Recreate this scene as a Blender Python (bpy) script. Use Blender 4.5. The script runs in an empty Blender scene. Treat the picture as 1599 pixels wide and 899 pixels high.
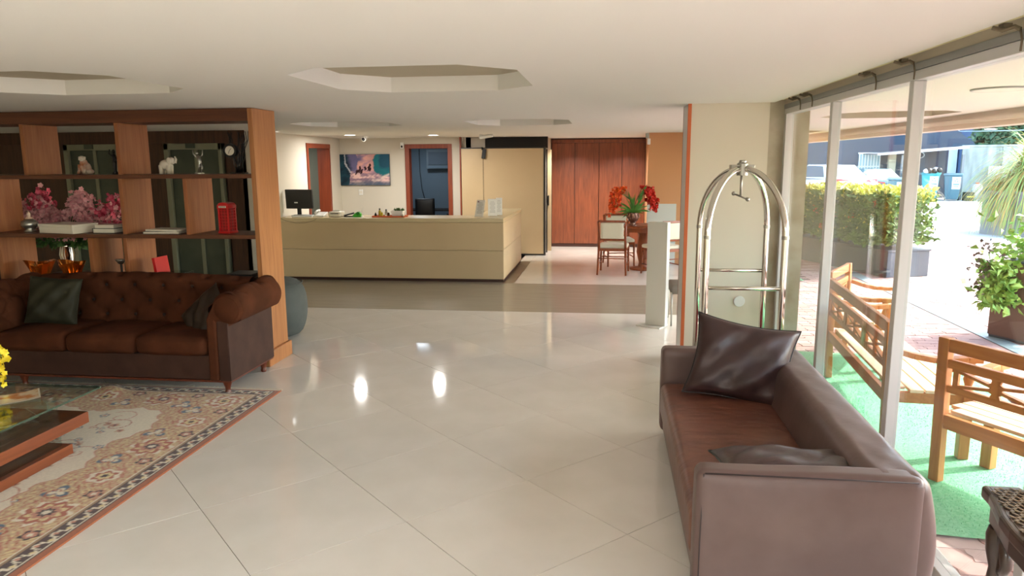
import bpy, bmesh, math, random
import numpy as np
from mathutils import Vector, Matrix, Euler
from math import sin, cos, pi, radians, hypot, atan2, sqrt, exp

random.seed(7)
sc = bpy.context.scene
C = sc.collection

# ------------------------------------------------------------------ camera
def set_camera():
    pitch, roll, yaw, f = 0.17223813306509891, 0.00703235132486062, -0.13121465678899094, 1137.137
    fwd = Vector((sin(yaw)*cos(pitch), cos(yaw)*cos(pitch), -sin(pitch)))
    right = Vector((cos(yaw), -sin(yaw), 0))
    down = -(right.cross(fwd))
    rr = cos(roll)*right + sin(roll)*down
    dd = -sin(roll)*right + cos(roll)*down
    m = Matrix((rr, -dd, -fwd)).transposed().to_4x4()
    m.translation = (0, 0, 1.83)
    cam = bpy.data.cameras.new('camera')
    o = bpy.data.objects.new('camera', cam); C.objects.link(o)
    o.matrix_world = m
    cam.sensor_fit = 'HORIZONTAL'; cam.sensor_width = 36.0
    cam.lens = f*36.0/1599.0
    cam.clip_start = 0.05; cam.clip_end = 400
    sc.camera = o
set_camera()

# ------------------------------------------------------------------ world, sun, lamps, exposure
w = bpy.data.worlds.new('world'); sc.world = w; w.use_nodes = True
nt = w.node_tree; nt.nodes.clear()
sky = nt.nodes.new('ShaderNodeTexSky'); sky.sky_type = 'NISHITA'; sky.sun_disc = False
sky.sun_elevation = radians(38); sky.sun_rotation = radians(72); sky.ozone_density = 1.0; sky.air_density = 1.0; sky.dust_density = 2.0
bg = nt.nodes.new('ShaderNodeBackground'); bg.inputs[1].default_value = 0.52
wo = nt.nodes.new('ShaderNodeOutputWorld')
nt.links.new(sky.outputs[0], bg.inputs[0]); nt.links.new(bg.outputs[0], wo.inputs[0])

def light(name, kind, loc, energy, color=(1, 1, 1), **k):
    l = bpy.data.lights.new(name, kind); l.energy = energy; l.color = color
    for a, b in k.items():
        if a not in ('rot', 'portal'): setattr(l, a, b)
    o = bpy.data.objects.new(name, l); C.objects.link(o); o.location = loc
    if 'rot' in k: o.rotation_euler = k['rot']
    if k.get('portal'): l.cycles.is_portal = True
    return o
sun_dir = Vector((0.95, 0.30, 0.0)).normalized()*cos(radians(37)) + Vector((0, 0, sin(radians(37))))
so = light('sun', 'SUN', (20, 10, 20), 3.0, (1.0, 0.95, 0.88), angle=radians(1.0))
so.rotation_euler = sun_dir.to_track_quat('Z', 'Y').to_euler()
# daylight openings (portals guide the sky light through the real window wall)
light('window_portal', 'AREA', (1.62, 1.4, 1.15), 1, shape='RECTANGLE', size=2.3, size_y=10.0, rot=(0, radians(90), 0), portal=True)
light('entrance_portal', 'AREA', (1.62, 9.9, 1.15), 1, shape='RECTANGLE', size=2.3, size_y=6.0, rot=(0, radians(90), 0), portal=True)
# fill panel added out of view behind the viewer to brighten the lobby
light('lobby_fill', 'AREA', (-1.2, -2.4, 2.28), 66, (0.98, 0.98, 0.96), shape='RECTANGLE', size=3.0, size_y=1.4)
for x, y in ((-4.45, 12.4), (-3.09, 12.9)):
    light('downlight_lamp', 'AREA', (x, y, 2.285), 11, (1.0, 0.97, 0.92), shape='DISK', size=0.17)
for x in (-0.75, 0.35):
    light('hall_fill', 'AREA', (x, 14.4, 2.28), 9, (1.0, 0.97, 0.92), shape='DISK', size=0.2, spread=radians(110), rot=(radians(20), 0, 0))  # unseen fill added to brighten the wood panelled wall
light('side_room_fill', 'AREA', (-6.2, 12.8, 2.28), 5, (1.0, 1.0, 0.94), shape='DISK', size=0.2)  # added fill without a visible fitting, lightens the side room
light('office_fill', 'AREA', (-4.2, 16.0, 2.25), 4, (0.75, 0.88, 1.0), shape='DISK', size=0.4)  # unseen source added to give the office its dim light
sc.view_settings.view_transform = 'Standard'; sc.view_settings.look = 'None'
sc.view_settings.gamma = 1.0; sc.view_settings.use_curve_mapping = False
sc.view_settings.exposure = 1.72
sc.cycles.use_denoising = True
sc.cycles.max_bounces = 10; sc.cycles.diffuse_bounces = 6; sc.cycles.transparent_max_bounces = 16
sc.cycles.sample_clamp_indirect = 6.0
sc.cycles.caustics_reflective = False; sc.cycles.caustics_refractive = False

# ------------------------------------------------------------------ helpers
def S(r, g, b):
    def c(v):
        v /= 255.0
        return v/12.92 if v <= 0.04045 else ((v+0.055)/1.055)**2.4
    return (c(r), c(g), c(b), 1)

MATS = {}
def mat(name, col, rough=0.5, metal=0.0, spec=0.5, col2=None, nscale=8.0, stretch=(1, 1, 1), bump=0.0, bscale=None,
        coat=0.0, sheen=0.0, trans=0.0, emit=None, estr=0.0, lo=0.35, hi=0.65, detail=4, distort=0.0, ior=None, alpha=None, tex='noise', bdist=0.01):
    if name in MATS: return MATS[name]
    m = bpy.data.materials.new(name); m.use_nodes = True; n = m.node_tree.nodes; L = m.node_tree.links
    p = n['Principled BSDF']
    p.inputs['Base Color'].default_value = col; p.inputs['Roughness'].default_value = rough
    p.inputs['Metallic'].default_value = metal; p.inputs['Specular IOR Level'].default_value = spec
    p.inputs['Coat Weight'].default_value = coat; p.inputs['Coat Roughness'].default_value = 0.1
    p.inputs['Sheen Weight'].default_value = sheen; p.inputs['Transmission Weight'].default_value = trans
    if ior: p.inputs['IOR'].default_value = ior
    if alpha is not None: p.inputs['Alpha'].default_value = alpha
    if emit: p.inputs['Emission Color'].default_value = emit; p.inputs['Emission Strength'].default_value = estr
    if col2 or bump:
        tc = n.new('ShaderNodeTexCoord'); mp = n.new('ShaderNodeMapping'); mp.inputs['Scale'].default_value = stretch
        L.new(tc.outputs['Object'], mp.inputs['Vector'])
    if col2:
        if tex == 'voronoi':
            t = n.new('ShaderNodeTexVoronoi'); t.inputs['Scale'].default_value = nscale; out = t.outputs['Distance']
        elif tex == 'wave':
            t = n.new('ShaderNodeTexWave'); t.inputs['Scale'].default_value = nscale; t.inputs['Distortion'].default_value = 6; t.inputs['Detail'].default_value = 3; out = t.outputs['Fac']
        else:
            t = n.new('ShaderNodeTexNoise'); t.inputs['Scale'].default_value = nscale; t.inputs['Detail'].default_value = detail
            t.inputs['Distortion'].default_value = distort; out = t.outputs['Fac']
        L.new(mp.outputs[0], t.inputs['Vector'])
        r = n.new('ShaderNodeValToRGB'); r.color_ramp.elements[0].position = lo; r.color_ramp.elements[1].position = hi
        r.color_ramp.elements[0].color = col; r.color_ramp.elements[1].color = col2
        L.new(out, r.inputs[0]); L.new(r.outputs[0], p.inputs['Base Color'])
    if bump:
        t = n.new('ShaderNodeTexNoise'); t.inputs['Scale'].default_value = bscale or nscale; t.inputs['Detail'].default_value = 5
        L.new(mp.outputs[0], t.inputs['Vector'])
        b = n.new('ShaderNodeBump'); b.inputs['Strength'].default_value = bump; b.inputs['Distance'].default_value = bdist
        L.new(t.outputs['Fac'], b.inputs['Height']); L.new(b.outputs[0], p.inputs['Normal'])
    MATS[name] = m
    return m

def wood(name, c1, c2, axis='z', rough=0.45, coat=0.0, s=1.0, bump=0.05):
    k = {'x': (0.6, 9, 9), 'y': (9, 0.6, 9), 'z': (9, 9, 0.6)}[axis]
    return mat(name, c1, rough, col2=c2, nscale=2.2*s, stretch=k, distort=1.2, detail=6, lo=0.3, hi=0.7, bump=bump, bscale=6, coat=coat, bdist=0.003)

def attr_mat(name, rough=0.9, bump=0.0, bscale=200, sheen=0.0):
    m = mat(name, (1, 1, 1, 1), rough, bump=bump, bscale=bscale, sheen=sheen, spec=0.2)
    n = m.node_tree.nodes; L = m.node_tree.links
    a = n.new('ShaderNodeVertexColor'); a.layer_name = 'Col'
    L.new(a.outputs[0], n['Principled BSDF'].inputs['Base Color'])
    return m

def glass_mat(name, tint=(0.93, 0.97, 0.95, 1), refl=1.45, mult=1.0):
    m = bpy.data.materials.new(name); m.use_nodes = True; n = m.node_tree.nodes; L = m.node_tree.links
    n.clear()
    o = n.new('ShaderNodeOutputMaterial'); mx = n.new('ShaderNodeMixShader'); tr = n.new('ShaderNodeBsdfTransparent')
    gl = n.new('ShaderNodeBsdfGlossy'); gl.inputs['Roughness'].default_value = 0.01; gl.inputs['Color'].default_value = (0.9, 0.9, 0.9, 1)
    tr.inputs['Color'].default_value = tint
    fr = n.new('ShaderNodeFresnel'); 
    ge = n.new('ShaderNodeNewGeometry'); io = n.new('ShaderNodeMath'); io.operation = 'MULTIPLY_ADD'
    io.inputs[1].default_value = 1/refl-refl; io.inputs[2].default_value = refl   # same reflectance from both faces
    L.new(ge.outputs['Backfacing'], io.inputs[0]); L.new(io.outputs[0], fr.inputs['IOR'])
    mu = n.new('ShaderNodeMath'); mu.operation = 'MULTIPLY'; mu.inputs[1].default_value = mult
    L.new(fr.outputs[0], mu.inputs[0])
    L.new(mu.outputs[0], mx.inputs[0]); L.new(tr.outputs[0], mx.inputs[1]); L.new(gl.outputs[0], mx.inputs[2]); L.new(mx.outputs[0], o.inputs[0])
    return m

class MB:
    def __init__(s): s.v = []; s.f = []
    def add(s, vs, fs):
        b = len(s.v); s.v += [tuple(p) for p in vs]; s.f += [tuple(i+b for i in f) for f in fs]; return s
    def box(s, x0, x1, y0, y1, z0, z1):
        vs = [(x0, y0, z0), (x1, y0, z0), (x1, y1, z0), (x0, y1, z0), (x0, y0, z1), (x1, y0, z1), (x1, y1, z1), (x0, y1, z1)]
        return s.add(vs, [(0, 3, 2, 1), (4, 5, 6, 7), (0, 1, 5, 4), (1, 2, 6, 5), (2, 3, 7, 6), (3, 0, 4, 7)])
    def obox(s, c, size, rot=(0, 0, 0)):
        R = Euler(rot).to_matrix(); h = [q/2 for q in size]; vs = []
        for k in range(8):
            p = Vector(((1 if k & 1 else -1)*h[0], (1 if k & 2 else -1)*h[1], (1 if k & 4 else -1)*h[2]))
            vs.append(R @ p + Vector(c))
        return s.add(vs, [(0, 2, 3, 1), (4, 5, 7, 6), (0, 1, 5, 4), (2, 6, 7, 3), (0, 4, 6, 2), (1, 3, 7, 5)])
    def bar(s, a, b, wd, th, up=(0, 0, 1)):
        a = Vector(a); b = Vector(b); d = (b-a).normalized(); u = Vector(up)
        side = d.cross(u); side = side.normalized() if side.length > 1e-4 else Vector((1, 0, 0)); u = side.cross(d).normalized()
        vs = [q + side*sx*wd/2 + u*sz*th/2 for q in (a, b) for sx, sz in ((-1, -1), (1, -1), (1, 1), (-1, 1))]
        return s.add(vs, [(0, 1, 2, 3), (7, 6, 5, 4), (0, 4, 5, 1), (1, 5, 6, 2), (2, 6, 7, 3), (3, 7, 4, 0)])
    def tube(s, pts, r, seg=10, closed=False, cap=True):
        pts = [Vector(p) for p in pts]; n = len(pts); rs = r if isinstance(r, (list, tuple)) else [r]*n
        d0 = (pts[1]-pts[0]).normalized(); u = d0.cross(Vector((0, 0, 1)))
        if u.length < 1e-3: u = d0.cross(Vector((1, 0, 0)))
        u.normalize(); vs = []
        for i in range(n):
            a = pts[(i-1) % n] if (closed or i > 0) else pts[i]; b = pts[(i+1) % n] if (closed or i < n-1) else pts[i]
            d = (b-a).normalized(); u = (u - d*u.dot(d)).normalized(); v = d.cross(u)
            for k in range(seg):
                t = 2*pi*k/seg; vs.append(pts[i] + (u*cos(t)+v*sin(t))*rs[i])
        fs = []
        for i in range(n if closed else n-1):
            j = (i+1) % n
            for k in range(seg):
                l = (k+1) % seg; fs.append((i*seg+k, i*seg+l, j*seg+l, j*seg+k))
        if cap and not closed: fs += [tuple(reversed(range(seg))), tuple((n-1)*seg+k for k in range(seg))]
        return s.add(vs, fs)
    def lathe(s, cx, cy, prof, seg=24, z=0):
        vs = []; n = len(prof)
        for r, h in prof:
            for k in range(seg): t = 2*pi*k/seg; vs.append((cx+max(r, 1e-4)*cos(t), cy+max(r, 1e-4)*sin(t), z+h))
        fs = [(i*seg+k, i*seg+(k+1) % seg, (i+1)*seg+(k+1) % seg, (i+1)*seg+k) for i in range(n-1) for k in range(seg)]
        fs += [tuple(reversed(range(seg))), tuple((n-1)*seg+k for k in range(seg))]
        return s.add(vs, fs)
    def prism(s, poly, z0, z1):
        n = len(poly); vs = [(x, y, z0) for x, y in poly]+[(x, y, z1) for x, y in poly]
        return s.add(vs, [tuple(reversed(range(n))), tuple(range(n, 2*n))]+[(i, (i+1) % n, n+(i+1) % n, n+i) for i in range(n)])
    def prism_axis(s, poly, a, b, axis):
        # poly in the plane across `axis`: axis x -> (y,z); y -> (x,z)
        n = len(poly)
        f = (lambda q, t: (t, q[0], q[1])) if axis == 'x' else (lambda q, t: (q[0], t, q[1]))
        vs = [f(q, a) for q in poly]+[f(q, b) for q in poly]
        return s.add(vs, [tuple(reversed(range(n))), tuple(range(n, 2*n))]+[(i, (i+1) % n, n+(i+1) % n, n+i) for i in range(n)])
    def grid(s, fn, nu, nv, cu=False):
        vs = [fn(i/(nu if cu else nu-1), j/(nv-1)) for j in range(nv) for i in range(nu)]
        fs = []
        for j in range(nv-1):
            for i in range(nu if cu else nu-1):
                k = (i+1) % nu; fs.append((j*nu+i, j*nu+k, (j+1)*nu+k, (j+1)*nu+i))
        return s.add(vs, fs)
    def ell(s, c, r, seg=14, rings=9, rot=None):
        R = Euler(rot).to_matrix() if rot else None; vs = []
        for j in range(rings+1):
            a = pi*j/rings
            for k in range(seg):
                t = 2*pi*k/seg; p = Vector((r[0]*max(sin(a), 1e-3)*cos(t), r[1]*max(sin(a), 1e-3)*sin(t), -r[2]*cos(a)))
                if R: p = R @ p
                vs.append(p+Vector(c))
        fs = [(j*seg+k, j*seg+(k+1) % seg, (j+1)*seg+(k+1) % seg, (j+1)*seg+k) for j in range(rings) for k in range(seg)]
        return s.add(vs, fs)
    def soft(s, x0, x1, y0, y1, z0, z1, r=0.04, n=8, puff=(0, 0, 0), warp=None):
        c = Vector(((x0+x1)/2, (y0+y1)/2, (z0+z1)/2)); h = Vector(((x1-x0)/2, (y1-y0)/2, (z1-z0)/2)); r = min(r, *[q*0.98 for q in h])
        idx = {}; vs = []; fs = []
        def ease(t):  # denser sampling near the edges
            return sin(t*pi/2)
        def vid(p):
            k = (round(p[0], 5), round(p[1], 5), round(p[2], 5))
            if k in idx: return idx[k]
            q = Vector((p[0]*h.x, p[1]*h.y, p[2]*h.z))
            inner = Vector((max(-(h.x-r), min(h.x-r, q.x)), max(-(h.y-r), min(h.y-r, q.y)), max(-(h.z-r), min(h.z-r, q.z))))
            d = q-inner
            if d.length > 1e-9: d.normalize()
            o = inner+d*r
            u = [1-p[a]**2 for a in range(3)]
            for a in range(3):
                b, e = (a+1) % 3, (a+2) % 3
                o[a] += puff[a]*u[b]*u[e]*p[a]
            o += c
            if warp: o = Vector(warp(o))
            idx[k] = len(vs); vs.append(tuple(o)); return idx[k]
        for a in range(3):
            b, e = (a+1) % 3, (a+2) % 3
            for sg in (-1, 1):
                for i in range(n):
                    for j in range(n):
                        q = []
                        for di, dj in ((0, 0), (1, 0), (1, 1), (0, 1)):
                            p = [0, 0, 0]; p[a] = sg; p[b] = ease(-1+2*(i+di)/n); p[e] = ease(-1+2*(j+dj)/n); q.append(vid(p))
                        if sg < 0: q.reverse()
                        fs.append(tuple(q))
        return s.add(vs, fs)

ROOT = {}
def tag(o, label=None, cat=None, group=None, kind=None):
    if label: o['label'] = label
    if cat: o['category'] = cat
    if group: o['group'] = group
    if kind: o['kind'] = kind
    return o
def thing(name, label, cat, loc=(0, 0, 0), rz=0.0, group=None):
    o = bpy.data.objects.new(name, None); o.empty_display_size = 0.05; C.objects.link(o)
    o.location = loc; o.rotation_euler = (0, 0, rz)
    ROOT[o.name] = (Matrix.Translation(loc) @ Matrix.Rotation(rz, 4, 'Z')).inverted()
    return tag(o, label, cat, group)
def obj(name, mb, m, parent=None, smooth=False, bevel=0.0, bseg=2, label=None, cat=None, group=None, kind=None, sub=0, cols=None, world=True):
    me = bpy.data.meshes.new(name); vs = mb.v
    inv = ROOT.get(parent.name) if parent is not None else None
    if inv is not None and world: vs = [tuple(inv @ Vector(p)) for p in vs]
    me.from_pydata(vs, [], mb.f); me.validate()
    if smooth:
        me.polygons.foreach_set('use_smooth', [True]*len(me.polygons))
        if smooth is not True: me.set_sharp_from_angle(angle=radians(smooth))
    if cols is not None:
        a = me.color_attributes.new('Col', 'FLOAT_COLOR', 'POINT'); a.data.foreach_set('color', cols.astype(np.float32).ravel())
    ms = m if isinstance(m, (list, tuple)) else [m]
    for q in ms: me.materials.append(q)
    o = bpy.data.objects.new(name, me); C.objects.link(o)
    if parent is not None:
        o.parent = parent
        if inv is not None: ROOT[o.name] = inv
    if bevel:
        b = o.modifiers.new('bevel', 'BEVEL'); b.width = bevel; b.segments = bseg; b.limit_method = 'ANGLE'; b.angle_limit = radians(40)
    if sub:
        b = o.modifiers.new('sub', 'SUBSURF'); b.levels = sub; b.render_levels = sub
    return tag(o, label, cat, group, kind)
def struct(name, mb, m, label=None, parent=None, cat=None, **k):
    o = obj(name, mb, m, parent, **k); o['kind'] = 'structure'
    if parent is None:
        if label: o['label'] = label
        o['category'] = cat or name.split('_')[0]
    return o
def piece(name, src, loc, parent, rz=0.0):
    o = bpy.data.objects.new(name, src.data); C.objects.link(o); o.parent = parent; o.location = loc; o.rotation_euler = (0, 0, rz); return o
def dup(root, loc, rz=0.0, label=None, group=None, scale=1.0):
    def cp(o, par):
        c = o.copy(); C.objects.link(c); c.parent = par
        for ch in list(o.children): cp(ch, c)
        return c
    r = cp(root, None); r.location = loc; r.rotation_euler = (0, 0, rz); r.scale = (scale,)*3
    if label: r['label'] = label
    if group: r['group'] = group
    return r
def arc(c, r, a0, a1, n): return [(c[0]+r*cos(radians(a0+(a1-a0)*i/n)), c[1]+r*sin(radians(a0+(a1-a0)*i/n))) for i in range(n+1)]
def text(name, s, size, loc, rot, m, parent, ext=0.001, align='CENTER'):
    cu = bpy.data.curves.new(name, 'FONT'); cu.body = s; cu.size = size; cu.extrude = ext; cu.align_x = align; cu.align_y = 'CENTER'
    tmp = bpy.data.objects.new(name+'_curve', cu); me = bpy.data.meshes.new_from_object(tmp); bpy.data.objects.remove(tmp)
    me.materials.clear(); me.materials.append(m); o = bpy.data.objects.new(name, me); C.objects.link(o); o.parent = parent
    inv = ROOT.get(parent.name, Matrix())
    M = inv @ (Matrix.Translation(loc) @ Euler(rot).to_matrix().to_4x4())
    o.location = M.translation; o.rotation_euler = M.to_euler(); return o
def leaves(mb, n, sample, size, rnd, droop=0.0):
    for _ in range(n):
        p = Vector(sample(rnd)); s = size*(0.6+0.8*rnd.random())
        a = Vector((rnd.gauss(0, 1), rnd.gauss(0, 1), rnd.gauss(0, 0.7)-droop)).normalized()
        b = a.cross(Vector((rnd.gauss(0, 1), rnd.gauss(0, 1), rnd.gauss(0, 1)))).normalized()*s*0.32
        k = a.cross(b).normalized()*s*0.12
        mb.add([p, p+a*s*0.45+b+k, p+a*s, p+a*s*0.45-b+k], [(0, 1, 2), (0, 2, 3)])
    return mb

# ------------------------------------------------------------------ materials
M_ceil = mat('ceiling_paint', S(230, 229, 223), 0.9, spec=0.1)
M_rec = mat('recess_beige', S(186, 178, 158), 0.9, spec=0.1)  # darker beige than the ceiling around the recesses
M_cream = mat('cream_wall_paint', S(221, 214, 196), 0.85, spec=0.15)
M_white = mat('white_wall_paint', S(205, 198, 184), 0.85, spec=0.15)
M_tile = mat('polished_porcelain', S(220, 215, 206), 0.065, spec=0.42, col2=S(226, 221, 213), nscale=3)
M_grout = mat('grout', S(120, 110, 98), 0.9)
M_greytile = mat('grey_floor_stone', S(158, 148, 132), 0.22, spec=0.35, col2=S(148, 138, 121), nscale=3, stretch=(0.5, 10, 1))
M_strip = mat('brown_floor_strip', S(116, 100, 84), 0.3, col2=S(100, 86, 72), nscale=5)
M_conc = mat('rough_concrete', S(190, 182, 162), 0.9, col2=S(168, 156, 132), nscale=5, bump=0.3, bscale=30, detail=8)
M_alu = mat('grey_aluminium', S(202, 202, 200), 0.4, metal=0.15)
M_aluD = mat('grey_green_aluminium', S(150, 152, 148), 0.45, metal=0.1)
M_orange = mat('orange_trim', S(200, 102, 54), 0.5)
M_orangew = mat('orange_wall_paint', S(204, 150, 104), 0.8)
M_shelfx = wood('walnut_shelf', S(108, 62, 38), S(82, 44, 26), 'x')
M_shelfz = wood('walnut_upright_lit', S(160, 102, 62), S(136, 80, 46), 'z')  # paler than the shelf walnut: light on these faces put into the colour
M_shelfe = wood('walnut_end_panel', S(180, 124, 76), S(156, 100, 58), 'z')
M_liftw = wood('dark_lift_wood', S(84, 54, 36), S(60, 36, 24), 'z')
M_lift = mat('lift_steel', S(84, 92, 80), 0.4, metal=0.3, col2=S(74, 82, 72), nscale=3)
M_liftj = mat('lift_jamb_steel', S(140, 142, 122), 0.4, metal=0.3)
M_wallw = wood('red_brown_panel', S(140, 76, 46), S(108, 56, 34), 'z', rough=0.4, s=1.4)
M_wallwd = mat('dark_brown_timber', S(62, 34, 24), 0.5)
M_beige = mat('beige_laminate', S(204, 180, 142), 0.45, col2=S(198, 174, 136), nscale=1.2)
M_beigeL = mat('beige_laminate_top', S(206, 188, 150), 0.25)
M_doorw = wood('mahogany_frame', S(142, 64, 34), S(116, 48, 25), 'z')
M_black = mat('black_plastic', S(22, 22, 24), 0.4)
M_dark = mat('dark_gap', S(26, 22, 20), 0.7)
M_whitep = mat('white_plastic', S(232, 232, 228), 0.4)
M_chrome = mat('brushed_chrome', S(224, 220, 212), 0.12, metal=1.0)
M_steel = mat('dull_steel', S(170, 168, 160), 0.35, metal=0.9)
M_glass = glass_mat('window_glass', (0.95, 0.98, 0.97, 1), 1.35)
M_tglass = glass_mat('table_glass', (0.88, 0.94, 0.91, 1), 1.45)
M_lamp = mat('lamp_diffuser', (1, 1, 1, 1), 0.5, emit=(1, 0.97, 0.92, 1), estr=6)
M_black_edge = mat('black_metal_edge', S(40, 34, 30), 0.4)
# ------------------------------------------------------------------ structure: floor
rnd = random.Random(3)
fl = struct('floor', MB().box(-11, 1.55, -4.2, 18, -0.2, -0.004), M_grout, 'glossy cream porcelain floor with grey stone band in front of the desk')
def clip(poly, x0, x1, y0, y1):
    for ax, lim, sg in ((0, x0, 1), (0, x1, -1), (1, y0, 1), (1, y1, -1)):
        out = []
        for i in range(len(poly)):
            a, b = poly[i], poly[(i+1) % len(poly)]
            da, db = (a[ax]-lim)*sg, (b[ax]-lim)*sg
            if da >= 0: out.append(a)
            if da*db < 0:
                t = da/(da-db); out.append((a[0]+(b[0]-a[0])*t, a[1]+(b[1]-a[1])*t))
        poly = out
        if len(poly) < 3: return None
    return poly
# 80 cm tiles laid at 45 degrees: each tile its own object
N0 = Vector((-2.142, 3.400)); k8 = 0.8*cos(pi/4); g = 0.0018
full = None
ntile = 0
for i in range(-12, 16):
    for j in range(-12, 16):
        c = N0 + Vector((k8*(i+0.5+j+0.5), k8*((i+0.5)-(j+0.5))))
        if not (-6.2 < c.x < 2.1 and 1.2 < c.y < 9.3): continue
        R = 0.8/sqrt(2)-g*1.42
        poly = [(c.x+R, c.y), (c.x, c.y+R), (c.x-R, c.y), (c.x, c.y-R)]
        q = clip(poly, -6.0, 1.5, 1.4, 8.742)
        if not q: continue
        if len(q) == 4 and all(abs(a[0]-b[0])+abs(a[1]-b[1]) < 1e-6 for a, b in zip(sorted(q), sorted(poly))):
            if full is None:
                full = obj('tile', MB().prism([(R, 0), (0, R), (-R, 0), (0, -R)], -0.006, 0.0), M_tile, fl, world=False); full.location = (c.x, c.y, 0)
            else: piece('tile', full, (c.x, c.y, 0), fl)
        else: obj('tile', MB().prism(q, -0.006, 0.0), M_tile, fl, world=False)
        ntile += 1
obj('floor_slab', MB().box(-11, 1.5, -4.2, 1.398, -0.006, 0), M_tile, fl)
obj('floor_slab', MB().box(-11, -6.002, 1.4, 8.742, -0.006, 0), M_tile, fl)
obj('floor_slab', MB().box(-1.398, 1.5, 10.852, 15.8, -0.006, 0).box(-2.9, -1.402, 13.3, 15.8, -0.006, 0), M_tile, fl)
obj('floor_band', MB().box(-11, 1.5, 8.746, 10.848, -0.006, 0.0), M_greytile, fl)
obj('floor_strip', MB().prism([(-1.60, 10.85), (-1.40, 10.85), (-1.40, 13.3), (-1.60, 13.3)], -0.006, 0.0), M_strip, fl)
obj('floor_slab', MB().box(-11, -1.602, 10.852, 18, -0.006, 0), M_greytile, fl)

# ------------------------------------------------------------------ structure: ceiling with octagonal recesses
H = 2.3
def octo(cx, cy, hx, hy, ch=0.262):
    return [(cx-hx, cy-hy+ch), (cx-hx+ch, cy-hy), (cx+hx-ch, cy-hy), (cx+hx, cy-hy+ch), (cx+hx, cy+hy-ch), (cx+hx-ch, cy+hy), (cx-hx+ch, cy+hy), (cx-hx, cy+hy-ch)]
def ceiling_mb(X0, X1, Y0, Y1, octs, z, dep):
    mb = MB(); up = MB()
    xs = sorted({X0, X1} | {o[0]-o[2] for o in octs} | {o[0]+o[2] for o in octs})
    ys = sorted({Y0, Y1} | {o[1]-o[3] for o in octs} | {o[1]+o[3] for o in octs})
    for a, b in zip(xs, xs[1:]):
        for c, d in zip(ys, ys[1:]):
            m = ((a+b)/2, (c+d)/2)
            if any(abs(m[0]-o[0]) < o[2] and abs(m[1]-o[1]) < o[3] for o in octs): continue
            mb.add([(a, c, z), (a, d, z), (b, d, z), (b, c, z)], [(0, 1, 2, 3)])
    for cx, cy, hx, hy in octs:
        p = octo(cx, cy, hx, hy)
        for q, (i, j) in zip([(cx-hx, cy-hy), (cx+hx, cy-hy), (cx+hx, cy+hy), (cx-hx, cy+hy)], [(0, 1), (2, 3), (4, 5), (6, 7)]):
            mb.add([(q[0], q[1], z), (p[i][0], p[i][1], z), (p[j][0], p[j][1], z)], [(0, 1, 2)])
        n = 8
        up.add([(x, y, z) for x, y in p]+[(x, y, z+dep) for x, y in p], [(i, (i+1) % n, n+(i+1) % n, n+i) for i in range(n)]+[tuple(range(n, 2*n))])
    return mb, up
OCT = [(-1.113, 4.32, 0.63, 0.67), (-3.33, 4.11, 0.645, 0.62), (-3.27, 9.05, 0.62, 0.60), (-1.09, 9.15, 0.62, 0.72), (-5.5, 4.2, 0.63, 0.63), (-1.1, -0.9, 0.63, 0.63), (-3.3, -0.9, 0.63, 0.63)]
mb, up = ceiling_mb(-11, 1.37, -4.2, 16, OCT, H, 0.10)
ce = struct('ceiling', mb, M_ceil, 'white plaster ceiling with sunken octagons')
wl, tp = MB(), MB(); wl.add(up.v, [f for f in up.f if len(f) == 4]); tp.add(up.v, [f for f in up.f if len(f) != 4])
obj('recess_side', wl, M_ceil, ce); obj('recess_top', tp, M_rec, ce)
obj('ceiling_slab', MB().box(-11, 1.37, -4.2, 18, 2.42, 2.75), M_ceil, ce)
# rough strip above the window, outer canopy
struct('trim_1', MB().box(1.37, 1.46, -4.2, 6.5, 2.325, 2.42), M_conc, 'rough concrete strip above the window wall')
struct('trim_7', MB().box(1.455, 1.56, -4.2, 14, 2.281, 2.42), mat('beige_plaster_band', S(206, 196, 176), 0.9, bump=0.2, bscale=20), 'beige plaster band between the ceiling edge and the head rail')
struct('trim_2', MB().box(1.45, 1.56, -4.2, 14, 2.246, 2.28), M_aluD, 'grey green head rail above the glass')
OUT = [(3.0, 8.6, 0.6, 0.63), (2.9, 3.6, 0.6, 0.63), (3.0, 13.6, 0.6, 0.63)]
mb, up = ceiling_mb(1.56, 3.85, -6, 20, OUT, H, 0.10)
oc = struct('canopy_soffit', mb, M_ceil, 'cream soffit of the outdoor canopy with an octagonal recess', cat='ceiling')
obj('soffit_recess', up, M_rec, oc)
obj('soffit_slab', MB().box(1.5, 4.05, -6, 20, 2.42, 2.85), M_ceil, oc)
M_beam = mat('canopy_beam_paint', S(214, 200, 186), 0.8)
struct('canopy_beam', MB().box(3.85, 4.05, -6, 20, 2.15, 2.42), M_beam, 'pale beam along the outer edge of the canopy', cat='beam')
struct('canopy_beam', MB().box(3.80, 3.85, -6, 20, 2.20, 2.24), M_beam, 'thin moulding along the inner face of the canopy beam', cat='beam')

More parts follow.
